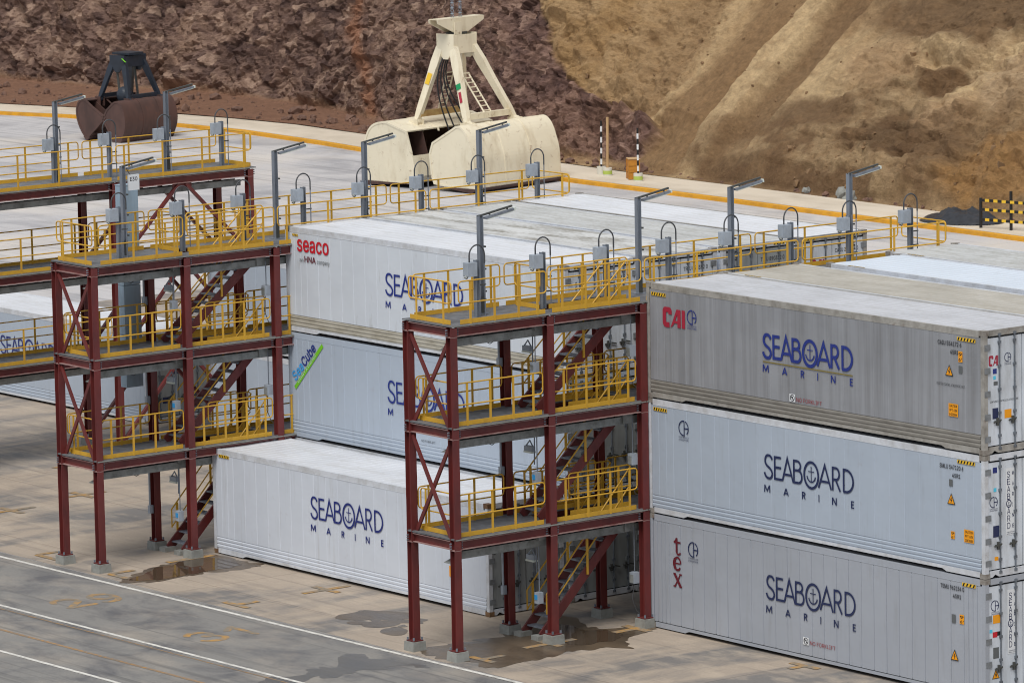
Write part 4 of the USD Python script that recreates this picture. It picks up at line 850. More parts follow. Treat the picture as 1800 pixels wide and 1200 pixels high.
# ------------------------------------------------------------------ clamshell grabs
def grab(name, label, origin, rz, profL, profR, depth, steel, frame, feet, head, ladder, inner, dark=False):
    """buckets are side profiles in (x, z), extruded along y from 0 to depth; feet: pin points; head: (x, y, z0, z1)"""
    t = thing(name, label, 'clamshell grab', origin, rz)
    for (prof, o0, o1), flip in ((profL, 1), (profR, -1)):
        p0 = np.array(prof, float); out = smoothline(p0[o0:o1 + 1], 26); rest = np.vstack([p0[o1 + 1:], p0[:o0]]) if len(p0) - (o1 + 1) + o0 else np.zeros((0, 2)); p = np.vstack([out, rest]); closed = poly(p).buffer(.0)
        shell = MB(); th = .06
        # curved outer shell: open strip following the listed outline (outer edge first to last), with thickness
        n = len(p)
        for y0, y1 in ((0, .05), (depth - .05, depth)):
            shell.prism(closed, fXZ(0), y0, y1)
        inn = np.array(poly(p).buffer(-th, join_style='mitre').exterior.coords)[:-1] if False else None
        k = [len(out) - 1 + q for q in (inner[0] if flip > 0 else inner[1])]
        idx = [i for i in range(n) if i not in k]
        rings = []
        for i in range(n):
            j = (i + 1) % n
            if i in k: continue
            a, c = p[i], p[j]; d = (c - a) / np.linalg.norm(c - a); nn = np.array([d[1], -d[0]])
            if poly(p).contains(sg.Point(*((a + c) / 2 + nn * .02))): nn = -nn
            a2, c2 = a - nn * th, c - nn * th
            V = [(a[0], .05, a[1]), (c[0], .05, c[1]), (c[0], depth - .05, c[1]), (a[0], depth - .05, a[1]), (a2[0], .05, a2[1]), (c2[0], .05, c2[1]), (c2[0], depth - .05, c2[1]), (a2[0], depth - .05, a2[1])]
            shell.add(V, MB.BF)
        bk = shell.put(t, 'bucket', M[steel], smooth=28)
        rim = closed.difference(closed.buffer(-.09))
        for ya, yb in ((-.022, -.001), (depth + .001, depth + .022)): MB().prism(rim, fXZ(0), ya, yb).put(bk, 'edge_plate', M[steel])
        lip = closed.buffer(.03).intersection(sg.box(p[:, 0].min() - 1, p[:, 1].min() - .1, p[:, 0].max() + 1, p[:, 1].min() + .16))
        MB().prism(lip, fXZ(0), -.03, depth + .03).put(bk, 'cutting_lip', M['rust_and_shade_plate'])
        for q in (.36, .68):
            sb = MB(); off = closed.buffer(.022).difference(closed.buffer(.001))
            keepbox = sg.box(p[:, 0].min() - 1, p[:, 1].min() + .3, p[:, 0].max() + 1, p[:, 1].max() + 1).difference(sg.box(*( (p[:, 0].mean(), -1, p[:, 0].max() + 1, p[:, 1].max() - .5) if flip > 0 else (p[:, 0].min() - 1, -1, p[:, 0].mean(), p[:, 1].max() - .5))))
            sb.prism(off.intersection(keepbox), fXZ(0), depth * q - .05, depth * q + .05).put(bk, 'weld_band', M[steel])
        cx = p[:, 0].mean()
        zb = p[:, 1].min()
        m = MB(); 
        for y in (depth * .2, depth * .66): MB().prism(closed.buffer(-.12).simplify(.02), fXZ(0), y - .02, y + .02).put(bk, 'inner_rib', M['rust_and_shade_plate'])  # dark colour paints the shade deep inside the cream buckets
    hx, hy, z0, z1 = head
    hw = .38 if not dark else .36
    hd = MB().prism(poly([(-hw * 1.35, z1), (hw * 1.35, z1), (hw * 1.3, z0 + .25), (hw * .35, z0 - .15), (-hw * .35, z0 - .15), (-hw * 1.3, z0 + .25)]), fXZ(0), hy - .75, hy - .68).prism(poly([(-hw * 1.35, z1), (hw * 1.35, z1), (hw * 1.3, z0 + .25), (hw * .35, z0 - .15), (-hw * .35, z0 - .15), (-hw * 1.3, z0 + .25)]), fXZ(0), hy + .68, hy + .75)
    hd.v = [np.column_stack([v[:, 0] + hx, v[:, 1], v[:, 2]]) for v in hd.v]
    hd.box(hx - hw * 1.3, hx - hw * 1.15, hy - .68, hy + .68, z0 + .1, z1 - .05).box(hx + hw * 1.15, hx + hw * 1.3, hy - .68, hy + .68, z0 + .1, z1 - .05)
    H = hd.put(t, 'head', M[frame])
    m = MB()
    for q in (-.4, -.13, .13, .4): m.tm(trimesh.creation.cylinder(.3 if not dark else .22, .09, sections=18), [[0, 0, 1, hx], [1, 0, 0, hy + q], [0, 1, 0, z0 + .35], [0, 0, 0, 1]])
    m.put(H, 'sheave', M['lamp_dark'])
    s_ = .86 if not dark else .62
    for i, (fx, fy, fz) in enumerate(feet):
        sx = 1 if fx > hx else -1
        top = np.array([hx + sx * hw * 1.0, hy + (.62 if fy > hy else -.62), z0 + .35]); ft = np.array([fx, fy, fz + .1])
        d = ft - top; L = np.linalg.norm(d); d /= L
        up = np.cross(d, [0, 1, 0]); up /= np.linalg.norm(up); sd_ = np.cross(d, up)
        ws = [(0, .42 * s_), (.2, .5 * s_), (.45, .4 * s_), (.85, .34 * s_), (1.0, .2 * s_)]
        V, F = [], []
        for a, w in ws:
            c = top + d * L * a
            for e, g in ((-1, -1), (1, -1), (1, 1), (-1, 1)): V.append(c + up * e * w / 2 + sd_ * g * .13 * s_)
        for r_ in range(len(ws) - 1):
            for k in range(4): F.append([r_ * 4 + k, r_ * 4 + (k + 1) % 4, r_ * 4 + 4 + (k + 1) % 4, r_ * 4 + 4 + k])
        F += [[3, 2, 1, 0], [len(V) - 4, len(V) - 3, len(V) - 2, len(V) - 1]]
        arm = MB().add(V, F).put(t, 'arm', M[frame])
        MB().tm(trimesh.creation.cylinder(.2 * s_, .36 * s_, sections=14), [[1, 0, 0, fx], [0, 0, 1, fy], [0, 1, 0, fz + .08], [0, 0, 0, 1]]).put(arm, 'pin', M[frame])
        MB().box(fx - .28 * s_, fx + .28 * s_, fy - .26 * s_, fy - .2 * s_, fz - .25, fz + .2).box(fx - .28 * s_, fx + .28 * s_, fy + .2 * s_, fy + .26 * s_, fz - .25, fz + .2).put(arm, 'lug', M[steel])
    for side in (0, 1):
        a, c = np.array(feet[side * 2]), np.array(feet[side * 2 + 1])
        sx = 1 if a[0] > hx else -1; u = .13
        A = np.array([a[0] + (hx + sx * hw - a[0]) * u, a[1] + .1, a[2] + (z0 + .3 - a[2]) * u]); C = A.copy(); C[1] = c[1] - .1
        MB().bar(A, C, .26 * s_, .3 * s_).put(t, 'cross_beam', M['rusty_beam'] if (side == 0 and not dark) else M[frame])
        if ladder:
            for q in (-.3,):
                m = MB(); top = np.array([hx + sx * hw * 1.15, hy, z0 + .1]); mid = (A + C) / 2
                for e in (-.22, .22): m.tube([mid + [0, e, .1], top + [0, e, -.9]], .035, 5)
                for r_ in np.linspace(.06, .96, 9):
                    pnt = mid + (top - [0, 0, .9] - mid) * r_ + [0, 0, .08]; m.tube([pnt - [0, .22, 0], pnt + [0, .22, 0]], .026, 5)
                m.put(t, 'ladder', M[frame])
    return t, H
# cream grab: local frame with its origin at the near lower corner between the buckets
ox, oy = -79.3, 52.7
pl = [(-82.70, .02), (-82.78, .9), (-82.73, 1.57), (-82.55, 2.1), (-82.30, 2.5), (-81.85, 2.74), (-81.3, 2.80), (-80.10, 2.45), (-79.78, 1.4), (-79.55, .5), (-79.75, .2)]
pr = [(-78.55, .25), (-78.70, .6), (-78.80, 1.55), (-78.62, 2.05), (-77.4, 2.72), (-76.95, 2.82), (-76.60, 2.52), (-76.36, 2.0), (-76.2, 1.5), (-76.14, .8), (-76.2, .1), (-76.5, .02)]
pl = [(x - ox, z) for x, z in pl]; pr = [(x - ox, z) for x, z in pr]
t, H = grab('grab_bucket', 'big cream clamshell grab with ladders on its legs, standing in front of the quarry face', (ox, oy, .02), 10.0, (pl, 0, 6), (pr, 4, 11), 5.5, 'cream_paint', 'cream_paint',
            [(-80.75 - ox, 1.35, 2.62), (-80.75 - ox, 4.4, 2.62), (-77.75 - ox, 1.35, 2.62), (-77.75 - ox, 4.4, 2.62)], (-.42, 2.9, 5.55, 6.5), True, ((1,), (2,)))
# suspension beam on top, hoses, stickers
hx, hy = -.42, 2.9
tb = MB()
for q in (-.28, .22): tb.prism(poly([(hy - 1.5, 7.15), (hy + 1.5, 7.15), (hy + 1.46, 7.0), (hy + .45, 6.55), (hy - .45, 6.55), (hy - 1.46, 7.0)]), fYZ(0), hx + q, hx + q + .06)
tb.box(hx - .28, hx + .28, hy - 1.46, hy + 1.46, 7.151, 7.18)
tbp = tb.put(t, 'suspension_beam', M['cream_paint'])
MB().box(hx + .3, hx + .36, hy - .5, hy - .05, 6.1, 7.0).put(tbp, 'link_plate', M['cream_paint'])
MB().box(hx - .3, hx + .3, hy - .35, hy + .35, 6.46, 6.56).put(tbp, 'swivel', M['lamp_dark'])
for q in (-.25, .25):
    m = MB()
    for k in range(9): m.tm(trimesh.creation.torus(.075, .02, major_sections=10, minor_sections=5), [[1, 0, 0, hx], [0, 1, 0, hy + q], [0, 0, 1, 7.23 + k * .12], [0, 0, 0, 1]] if k % 2 else [[1, 0, 0, hx], [0, 0, 1, hy + q], [0, 1, 0, 7.23 + k * .12], [0, 0, 0, 1]])
    m.put(tbp, 'chain', M['galvanised'])
for k, (a, c) in enumerate(((-.35, -.2), (-.15, .0), (.05, .3), (.2, .55))):
    m = MB().tube(smoothline([(hx - .15, hy - .5 + k * .12, 5.7), (hx - .25, hy - .65 + a, 4.6), (hx - .1 + a * .5, hy - .6 + c, 3.4), (hx + .2 + c, hy - .4 + c, 2.3)], 14), .035, 6); m.put(t, 'hose', M['hose_black'], smooth=60)
def on_arm(foot, u, w, h, m, nm):
    fx, fy, fz = foot; sx = 1 if fx > hx else -1
    top = np.array([hx + sx * .38, hy + (.62 if fy > hy else -.62), 5.9]); c = top + (np.array([fx, fy, fz + .1]) - top) * u; d = np.array([fx, fy, fz]) - top; d /= np.linalg.norm(d); q = np.array([1., 0, 0]) - d * d[0]; q /= np.linalg.norm(q)
    y = np.array([0, -1.0, 0]) ; o = c + y * .145 - d * 0
    V = [o + d * a * h / 2 + q * e * w / 2 for a, e in ((1, -1), (1, 1), (-1, 1), (-1, -1))]
    MB().add(V, [[0, 1, 2, 3]]).put(t, nm, M[m])
on_arm((-80.75 - ox, 1.35, 2.62), .42, .26, .5, 'hazard_yellow', 'sticker'); on_arm((-77.75 - ox, 1.35, 2.62), .5, .26, .26, 'green_sticker', 'sticker'); on_arm((-77.75 - ox, 1.35, 2.62), .64, .14, .5, 'crimson', 'sticker')
ox, oy = -106.0, 54.0
DK_ = .42
pl = [(-107.46, .0), (-107.94, .58), (-108.13, 1.18), (-108.09, 1.6), (-107.94, 1.84), (-107.43, 1.88), (-107.0, 1.60), (-106.15, 1.13), (-107.15, .30)]
pr = [(-105.35, .05), (-106.01, 1.04), (-105.7, 1.53), (-105.3, 1.85), (-104.82, 1.86), (-104.60, 1.5), (-104.48, 1.0), (-104.55, .55), (-104.84, .0)]
pl = [(x - ox + DK_, z) for x, z in pl]; pr = [(x - ox, z) for x, z in pr]
t2, H2 = grab('grab_bucket', 'rusty dark clamshell grab with a blue-black frame, at the far left by the quarry face', (ox, oy, .02), 12.0, (pl, 0, 5), (pr, 3, 8), 3.55, 'rust_and_shade_plate', 'dark_blue_steel',
              [(-107.0 - ox, .9, 1.80), (-107.0 - ox, 3.0, 1.80), (-105.1 - ox, .9, 1.80), (-105.1 - ox, 3.0, 1.80)], (-.15, 2.0, 3.3, 3.95), False, ((0, 1, 2), ()), dark=True)
MB().box(-.7, .4, 1.5, 2.5, 3.96, 4.06).put(H2, 'top_plate', M['dark_blue_steel']); MB().tm(trimesh.creation.icosphere(2, .42), [[1, 0, 0, .35], [0, .8, 0, 1.2], [0, 0, 1.0, 2.1], [0, 0, 0, 1]]).put(t2, 'counterweight', M['dark_blue_steel'])
MB().bar((.25, 1.18, 3.82), (.5, 1.18, 3.66), .01, .07, up=(0, -1, 0)).put(H2, 'sticker', M['lime'])
for y in (1.4, 2.6): MB().tube([(-.3, y, 3.3), (-.1, y, 1.7)], .06, 6).put(t2, 'rope', M['lamp_dark'])
# ------------------------------------------------------------------ quarry face: broken rock on the left, sand on the right
def toeY(x):
    return kerbY(x) + 3.2 + np.interp(x, [-300, -130, -121, -110, -100, -95, -80, -70, -60, 100], [0.8, .8, .8, .7, 0.5, .4, .5, .4, .2, .2])
def cracks(q, seed, cell):
    r = np.random.default_rng(seed); lo, hi = q.min(0) - cell, q.max(0) + cell
    nx, ny = (np.ceil((hi - lo) / cell)).astype(int); gx, gy = np.meshgrid(np.arange(nx), np.arange(ny))
    pts = lo + (np.column_stack([gx.ravel(), gy.ravel()]) + r.random((nx * ny, 2))) * cell
    d, i = cKDTree(pts).query(q, k=2)
    return pts, i[:, 0], r.random((len(pts), 6)), d[:, 1] - d[:, 0], q - pts[i[:, 0]]
X = np.unique(np.r_[np.linspace(-420, -135, 40), np.arange(-135, -38, .085), np.linspace(-38, 120, 50)])
S = np.unique(np.r_[np.arange(0, 12.6, .085), np.arange(12.6, 15, .2), np.linspace(15, 44, 30)])
gx, gs = np.meshgrid(X, S); x, s_ = gx.ravel(), gs.ravel()
def bnd(s): return np.interp(s, [0, .9, 1.7, 2.7, 3.4, 4.1, 4.5, 5.0, 5.7, 6.5, 7.5, 8.8, 9.9, 20, 50], [-78.6, -78.2, -77.6, -77.2, -78.2, -81.0, -84.0, -86.0, -86.8, -87.7, -88.8, -90.0, -91.6, -100, -110])
P2_ = np.column_stack([x, s_, s_ * 0 + 3.3])
wob = (meshkit.fbm(P2_ * .9, 4, 5) - .5) * 2.2
steep = np.clip((-80 - x) / 10, 0, 1); steep = steep * steep * (3 - 2 * steep)
ang = np.radians(39 + 21 * steep)
bench = np.interp(x, [-300, -118, -108, -98, -86, -78, -70, 100], [5.5, 5.5, 4.0, 1.6, 1.0, .8, .3, .2])   # flat dirt strip before the face
sb = np.clip(s_, 0, bench); su = np.maximum(s_ - bench, 0)
ease = np.clip(su / 1.0, 0, 1)
y = toeY(x) + sb + su * np.cos(ang) * (.35 + .65 * ease) + (1 - ease) * su * .3
z = .10 + sb * .07 + su * np.sin(ang)
B_ = bnd(s_ + 0 * z)
rock = np.clip((B_ + wob * .6 - x) / .4, 0, 1) * np.clip((su - .05 + wob * .12) / .35, 0, 1)
sand = 1 - rock
# outward normal of the face
nx_, ny_, nz_ = np.zeros_like(x), -np.sin(ang), np.cos(ang)
q = np.column_stack([x * .95 + s_ * .25, s_ * 1.15 + x * .1]) + (meshkit.fbm(P2_ * 1.3, 3, 8)[:, None] - .5) * .8
disp = np.zeros_like(x); crev = np.ones_like(x); tone = np.zeros((len(x), 4))
tone = np.zeros((len(x), 6))
for cell, amp, tilt, seed in ((2.4, .42, .22, 1), (1.0, .30, .42, 2), (.52, .22, .95, 3), (.27, .11, 1.05, 4)):
    pts, i, rn, edge, dq = cracks(q, seed, cell)
    disp += amp * (rn[i, 0] - .5) + tilt * ((rn[i, 1] - .5) * dq[:, 0] + (rn[i, 2] - .5) * dq[:, 1]) * (1.0 if cell > 1 else .9)
    tone[:, seed] = rn[i, 3]
disp += (meshkit.fbm(P2_ * .16, 3, 21) - .5) * 2.4
lump = np.clip((x + 70) / 6, 0, 1) * np.clip((7.0 - np.abs(z - 2.0)) / 3, 0, 1)
ridge = (meshkit.noise(np.column_stack([x * .75, s_ * .06, s_ * 0 + 1.7]), 31) - .5)
fb = meshkit.fbm(np.column_stack([x * .35, s_ * .55, s_ * 0 + 9]), 5, 33) - .5
ledge = np.abs((meshkit.fbm(np.column_stack([x * .12, s_ * .45, s_ * 0 + 2]), 3, 35) * 5) % 1 - .5) - .25
sd_disp = ridge * .30 + fb * .55 + lump * (fb * 1.1 + ledge * .6 + (meshkit.fbm(np.column_stack([x * 1.1, s_ * 1.6, s_ * 0]), 5, 37) - .5) * .8) + np.clip((-77 - x) / 3, 0, 1) * (meshkit.fbm(np.column_stack([x * 1.2 + s_ * .5, s_ * 1.7 - x * .4, s_ * 0 + 6]), 5, 39) - .5) * 1.0 + (meshkit.fbm(np.column_stack([x * 3.1, s_ * 3.1, s_ * 0]), 3, 43) - .5) * .12
xr_ = x + (meshkit.noise(np.column_stack([x * .8, s_ * .35, s_ * 0 + 3]), 71) - .5) * .5
sd_disp += .38 * np.clip((xr_ + 74.6) / .4, 0, 1) * np.clip((-72.7 - xr_) / .25, 0, 1) * np.clip(s_ / 3, 0, 1) - .28 * np.clip((xr_ + 72.7) / .3, 0, 1) * np.clip((-70.3 - xr_) / .3, 0, 1) * np.clip(s_ / 3, 0, 1)
sd_disp += (meshkit.noise(np.column_stack([x * 2.6, s_ * .12, s_ * 0 + 8]), 45) - .5) * .16 * np.clip((x + 82) / 5, 0, 1)
over = np.clip((x - B_) / 4, 0, 1) * .5                      # the sand lies over the rock
rim = np.exp(-((x - B_ - 1.2) / 1.6) ** 2) * np.clip((z - 2.4) / 1, 0, 1)
sd_disp += over + rim * ((meshkit.fbm(P2_ * .8, 4, 41) - .4) * 1.3)
fade = np.clip(s_ / .6, 0, 1)
d = (rock * (disp + .15) + sand * sd_disp * np.clip(su / 1.2, .12, 1)) * fade
xx, yy, zz = x + nx_ * d, y + ny_ * d, z + nz_ * d
m, n = len(X), len(S)
I = np.arange(m * n).reshape(n, m)
F = np.column_stack([I[:-1, :-1].ravel(), I[:-1, 1:].ravel(), I[1:, 1:].ravel(), I[1:, :-1].ravel()])
# colours of the material itself: reddish broken rock, ochre seams, tan sand with damp streaks down the slope
def c3(*a): return np.array(lin(*a))
R1, R2, R3, R4 = c3(117, 94, 84), c3(144, 119, 104), c3(80, 63, 59), c3(166, 141, 124)
T = tone[:, 1:2] * .22 + tone[:, 2:3] * .28 + tone[:, 3:4] * .28 + tone[:, 4:5] * .22
colr = np.where(T < .5, R3 + (R1 - R3) * np.clip((T - .2) / .3, 0, 1), R1 + (R2 - R1) * np.clip((T - .5) / .22, 0, 1))
pale = np.clip((tone[:, 3:4] - .83) / .1, 0, 1) * .62; colr = colr * (1 - pale) + R4 * pale
vein = np.clip(meshkit.fbm(np.column_stack([x * .22, s_ * .16, s_ * 0]), 4, 51) * 4 - 2.1, 0, 1)[:, None] * .45; colr = colr * (1 - vein) + c3(140, 110, 80) * vein
seam = np.exp(-((x + 104.2 - (s_ - 5) * -.95 + (meshkit.noise(P2_ * .5, 77) - .5) * 1.6) / .55) ** 2)[:, None] * .8; colr = colr * (1 - seam) + c3(150, 108, 84) * seam
purp = np.clip((x + 98) / 12, 0, 1)[:, None] * .4; colr = colr * (1 - purp) + colr * np.array([.86, .72, .80]) * purp
A1, A2, A3, A4 = c3(166, 139, 104), c3(132, 105, 76), c3(102, 79, 58), c3(188, 163, 126)
st = meshkit.fbm(np.column_stack([x * .34 + (meshkit.noise(P2_ * .3, 3) - .5) * 1.5, s_ * .035, s_ * 0 + 4]), 4, 61)[:, None]
cols = A1 + (A4 - A1) * np.clip((st - .52) * 6, 0, 1)
dk = np.clip((.50 - st) * 9, 0, 1) * np.clip((x[:, None] + 84) / 6, 0, 1); cols = cols * (1 - dk * .85) + A2 * dk * .85
def sm(v, a, b_): return np.clip((v - a) / (b_ - a), 0, 1)
xw = x + (meshkit.noise(np.column_stack([x * .8, s_ * .35, s_ * 0 + 3]), 71) - .5) * .5
def mixc(w, c_):
    global cols
    w = np.asarray(w)[:, None]; cols = cols * (1 - w) + c_ * w
mixc(sm(xw, -76.9, -75.9) * (1 - sm(xw, -74.8, -74.35)) * sm(s_, 1.2, 4.5) * (1 - sm(s_, 9, 12)) * .85, A2)            # broad damp streak
mixc(sm(xw, -74.6, -74.2) * (1 - sm(xw, -73.1, -72.7)) * .75, A4)                                                        # dry ridge
mixc(sm(xw, -72.8, -72.4) * (1 - sm(xw, -70.7, -70.2)) * sm(s_, .6, 3.0) * .9, A3 * .45 + A2 * .55)                      # narrow damp streak
def ell(cx, cs, rx, rs, soft=.5):
    w_ = (meshkit.fbm(np.column_stack([x * .45, s_ * .6, s_ * 0 + cx]), 4, 81) - .5) * 1.3
    return sm(1.25 - np.sqrt(((x - cx) / rx) ** 2 + ((s_ - cs) / rs) ** 2) + w_, 0, soft)
clump = sm(meshkit.fbm(np.column_stack([x * 1.0, s_ * 1.2, s_ * 0 + 5]), 4, 83), .40, .58)
mixc(sm(-x, 81.5, 84.5) * (.25 + .75 * clump) * .65, c3(146, 115, 76))                                                    # ochre clods over the rock
mixc(ell(-64.5, 2.4, 8.5, 3.2) * (.55 + .45 * clump) * .95, A3 * .8 + A2 * .2)
mixc(ell(-68.0, 4.6, 2.2, 1.0) * .8, A3); mixc(ell(-60.5, 3.6, 3.0, 1.1) * .85, A3 * .85); mixc(ell(-68.5, 1.0, 4.0, .8) * .7, A3 * .9)
mixc(ell(-66.5, 7.6, 2.6, 1.3) * .8, c3(186, 156, 120)); mixc(ell(-63.5, 10.8, 6.5, 1.8) * .9, A3)
mixc(ell(-62.2, 7.0, 1.5, .9, .3) * .95, c3(98, 74, 52)); mixc(ell(-57.5, 7.3, 2.6, 1.7) * .8, c3(170, 146, 116)); mixc(ell(-60.0, 5.0, 1.6, .9) * .7, c3(168, 140, 108))
mixc(ell(-54.5, 2.4, 3.2, 1.8) * .8, c3(176, 132, 76))
low = (np.clip((x + 71) / 5, 0, 1) * np.clip((meshkit.fbm(np.column_stack([x * .16, s_ * .24, s_ * 0 + 7]), 4, 63) - .40) * 6, 0, 1))[:, None]
cols = cols * (1 - low * .55) + (A3 * .55 + A2 * .45) * low * .55
sc_ = np.clip((meshkit.fbm(np.column_stack([x * 1.4, s_ * 1.8, s_ * 0 + 1]), 4, 65) - .52) * 5, 0, 1)[:, None] * .4; cols = cols * (1 - sc_) + A2 * sc_
dirt = np.clip(1 - su / .9, 0, 1)[:, None] * np.clip((-80 - x) / 8, 0, 1)[:, None]; cols = cols * (1 - dirt) + c3(128, 96, 78) * dirt
col = colr * rock[:, None] + cols * sand[:, None]
mat('quarry_face', {'a': ('attribute', {'attribute': 'tone'}), 'g': ('geometry', {}), 'n': ('noise_texture', {'scale': 3.4, 'detail': 8, 'roughness': 0.72}), 'n2': ('noise_texture', {'scale': 11.0, 'detail': 6, 'roughness': 0.75}), 'mm': ('math', {'math_type': 'multiply'}), 'r2': ('map_range', {'from_min': .3, 'from_max': .7, 'to_min': .84, 'to_max': 1.16, 'clamp': True}),
     'r': ('map_range', {'from_min': .25, 'from_max': .75, 'to_min': .68, 'to_max': 1.32, 'clamp': True}), 'h': ('hsv', {}), 'ad': ('math', {'math_type': 'add'}), 'b': ('bump', {'strength': 0.9, 'distance': 0.10}), 'p': ('principled_bsdf', {'roughness': .92, 'specular_ior_level': .15})},
    [('g.position', 'n.vector'), ('g.position', 'n2.vector'), ('n.fac', 'r.value'), ('a.color', 'h.color'), ('n2.fac', 'r2.value'), ('r.result', 'mm.value1'), ('r2.result', 'mm.value2'), ('mm.value', 'h.value'), ('h.color', 'p.base_color'), ('n.fac', 'ad.value1'), ('n2.fac', 'ad.value2'), ('ad.value', 'b.height'), ('b.normal', 'p.normal')])
hill = usdkit.mesh(stage, '/World/quarry_face', (np.column_stack([xx, yy, zz]), F), M['quarry_face'])
UsdGeom.PrimvarsAPI(hill).CreatePrimvar('tone', Sdf.ValueTypeNames.Color3fArray, 'vertex').Set(Vt.Vec3fArray.FromNumpy(col.astype(np.float32)))
tag(hill, 'quarry face of broken reddish rock on the left and tan sand slopes on the right', 'hillside', kind='structure')
# plateau behind the crest
top = I[-1]; MB().add(np.vstack([np.column_stack([xx[top], yy[top], zz[top]]), np.column_stack([xx[top], yy[top] + 300, zz[top] + 25])]), [[k, k + 1, m + k + 1, m + k] for k in range(m - 1)]).top('hilltop', M['yard_concrete'] if False else M['rubble'] if 'rubble' in M else paint('rubble', lin(116, 88, 74), lin(84, 66, 60), .9, (2, 2, 2), .9, .2), kind='structure', label='rough ground on top of the quarry face', cat='hillside')
# loose stones at its foot
def stone(b, px, py, pz, r_, seed):
    m_ = trimesh.creation.icosphere(1, 1.0); v = np.array(m_.vertices); g = np.random.default_rng(seed)
    v = v * (1 + (g.random(len(v))[:, None] - .5) * .55) * g.uniform(.6, 1.2, 3) * r_
    b.add(v + [px, py, pz + r_ * .35], m_.faces)
b = MB()
for k in range(700):
    px = nr.uniform(-130, -42); r_ = .04 + .17 * nr.random() ** 4 * (1.6 if px < -76 else .6)
    o = nr.uniform(0, 1) ** 1.5 * np.interp(px, [-118, -98, -78, -70], [6, 3, 2, 1.2])
    stone(b, px, float(toeY(px)) + .15 + o, .1 + o * .07, r_, k)
b.top('rubble', M['rubble'], label='loose rubble scattered along the foot of the quarry face', cat='rubble', kind='stuff')
for k, (px, o, r_) in enumerate(((-65.2, .3, .22), (-62.9, .45, .38), (-62.2, .2, .26), (-60.8, .6, .2), (-63.8, .2, .18))):
    b = MB(); stone(b, px, float(toeY(px)) - .1 + o, .12, r_, 500 + k); b.top('stone', M['footing_concrete'] if k < 3 else M['rubble'], ('flat pale stone', 'largest pale stone', 'pale stone right of the largest', 'brown stone', 'smallest brown stone')[k] + ' at the foot of the sand slope', 'stone')

paint('loose_clod', lin(136, 108, 78), lin(108, 84, 60), .9, (3, 3, 3), .9, .1)
cb_ = MB(); tri_ = cKDTree(np.column_stack([x, s_])); g_ = np.random.default_rng(99)
box8 = np.array([(a, b2, c2) for a in (-1, 1) for b2 in (-1, 1) for c2 in (-1, 1)], float)
hullf = trimesh.convex.convex_hull(box8).faces
def chunk(b, px, ps, r_):
    k = tri_.query((px, ps))[1]; v = box8 * (.45 + .75 * g_.random((8, 3))) * g_.uniform(.5, 1.0, 3) * r_
    a_, c_ = g_.uniform(0, 6.28, 2); Rz = np.array([[math.cos(a_), -math.sin(a_), 0], [math.sin(a_), math.cos(a_), 0], [0, 0, 1]]); Rx = np.array([[1, 0, 0], [0, math.cos(c_), -math.sin(c_)], [0, math.sin(c_), math.cos(c_)]])
    b.add(v @ (Rz @ Rx).T + [xx[k], yy[k] - r_ * .15, zz[k] + r_ * .1], hullf)
for k in range(420):
    px, ps = g_.uniform(-90, -44), 11.5 * g_.random() ** 1.4
    if bnd(ps) > px - .3: continue
    chunk(cb_, px, ps, .025 + .10 * g_.random() ** 4 * (1.5 if px > -70 else 1))
cb_.top('loose_clod', M['loose_clod'], label='clods of earth lying on the sand slope', cat='earth', kind='stuff')

# ------------------------------------------------------------------ things along the pale strip
def ranging_pole(label, loc, h, lean, striped=True, lime=True):
    t = thing('marker_pole', label, 'marker pole', loc)
    n = 9 if striped else 1
    for k in range(n):
        a, c = k / n * h, (k + 1) / n * h
        MB().tube([(lean * a, 0, .2 + a), (lean * c, 0, .2 + c)], .045 if striped else .06, 8).put(t, 'pole' if not striped else 'band', M[('sign_black', 'sticker_white')[k % 2]] if striped else M['timber'])
    bk = MB().tm(trimesh.creation.cylinder(.2, .34, sections=16), [[1, 0, 0, 0], [0, 1, 0, 0], [0, 0, 1, .17], [0, 0, 0, 1]]).put(t, 'bucket', M['bucket_white'], smooth=40)
    if lime: MB().tm(trimesh.creation.cylinder(.204, .16, sections=16), [[1, 0, 0, 0], [0, 1, 0, 0], [0, 0, 1, .14], [0, 0, 0, 1]]).put(bk, 'label_band', M['bucket_lime'], smooth=40)
ranging_pole('thin black and white pole in a white bucket, left of the plain wooden pole', (-76.95, 60.8, .146), 2.15, .015, lime=False)
ranging_pole('plain pale wooden pole standing in a bucket by the rock', (-76.40, 60.7, .146), 2.35, .02, striped=False)
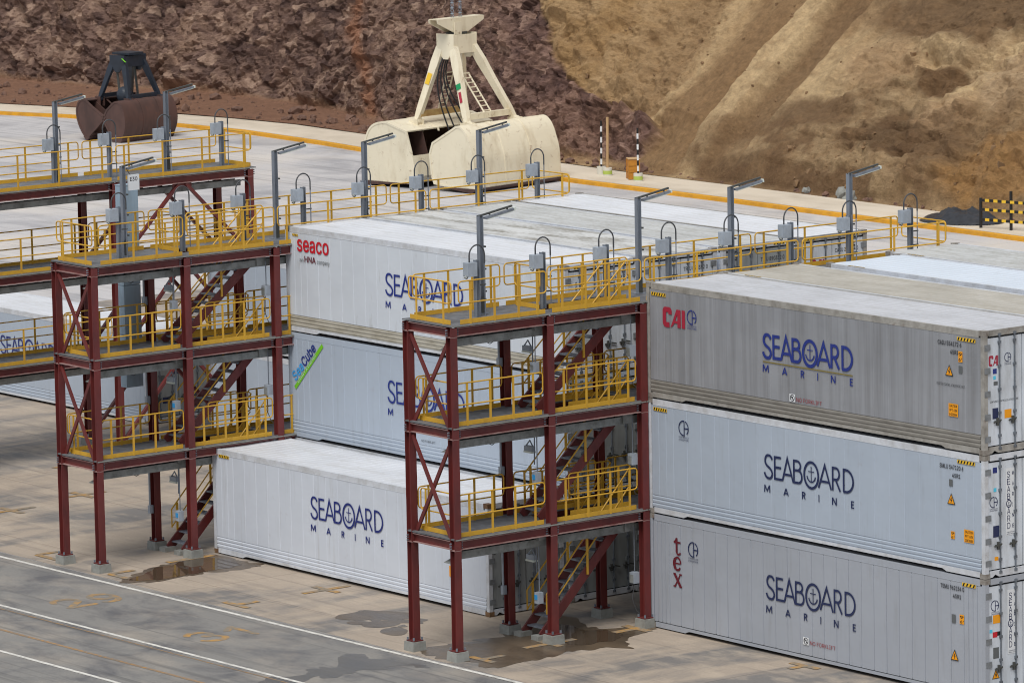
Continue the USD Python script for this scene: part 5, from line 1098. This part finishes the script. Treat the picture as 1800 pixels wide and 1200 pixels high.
ranging_pole('black and white banded pole in a lime-labelled bucket, beside the wooden crate', (-73.75, 60.25, .146), 2.1, .0)
t = thing('wooden_crate', 'orange wooden crate of three boards between the marker poles', 'crate', (-74.5, 60.6, .146), -30)
for k in range(3): MB().box(-.32, .32, -.24, .24, .02 + k * .29, .29 + k * .29).put(t, 'board', M['crate_orange'])
for a in (-.30, .30): MB().box(a - .03, a + .03, -.265, -.242, 0, .88).put(t, 'upright', M['crate_orange'])
MB().box(-.34, .34, -.26, .26, .885, .91).put(t, 'lid', M['timber'])
# striped barrier
t = thing('barrier_fence', 'yellow and black striped pipe barrier at the right edge of the photo', 'barrier', (-51.25, 59.35, .146), 12)
for k, px in enumerate((0, 1.45, 2.9)):
    MB().box(px - .045, px + .045, -.045, .045, 0, 1.2 + (.35 if k == 1 else 0)).put(t, 'post', M['sign_black'])
for z in (.35, .75, 1.12):
    for k in range(14):
        MB().box(.05 + k * .2, .05 + (k + 1) * .2 - .002, -.07, -.046, z - .055, z + .055).put(t, 'rail_band', M['hazard_yellow'] if k % 2 else M['sign_black'])
# black tarpaulin heap
n = 46; u = np.linspace(-1, 1, n); gu, gv = np.meshgrid(u, u); rr = np.sqrt(gu ** 2 + gv ** 2)
hgt = np.clip(1 - rr ** 1.6, 0, 1) ** .8 * .46 + (meshkit.fbm(np.column_stack([gu.ravel() * 5, gv.ravel() * 2.4 + gu.ravel() * 2, gu.ravel() * 0]), 5, 3).reshape(n, n) - .4) * .62 * np.clip(1.1 - rr, 0, 1)
Ix = np.arange(n * n).reshape(n, n); Ft = np.column_stack([Ix[:-1, :-1].ravel(), Ix[:-1, 1:].ravel(), Ix[1:, 1:].ravel(), Ix[1:, :-1].ravel()])
keep = (rr < 1.02).ravel(); Ft = Ft[keep[Ft].all(1)]
MB().add(np.column_stack([(-53.3 + gu * 1.75 - gv * .3).ravel(), (60.2 + gv * 1.2 + gu * .5).ravel(), (.15 + hgt).ravel()]), Ft).top('tarpaulin', M['tarpaulin'], 'crumpled black tarpaulin heaped at the foot of the sand slope left of the striped barrier', 'tarpaulin', smooth=50)
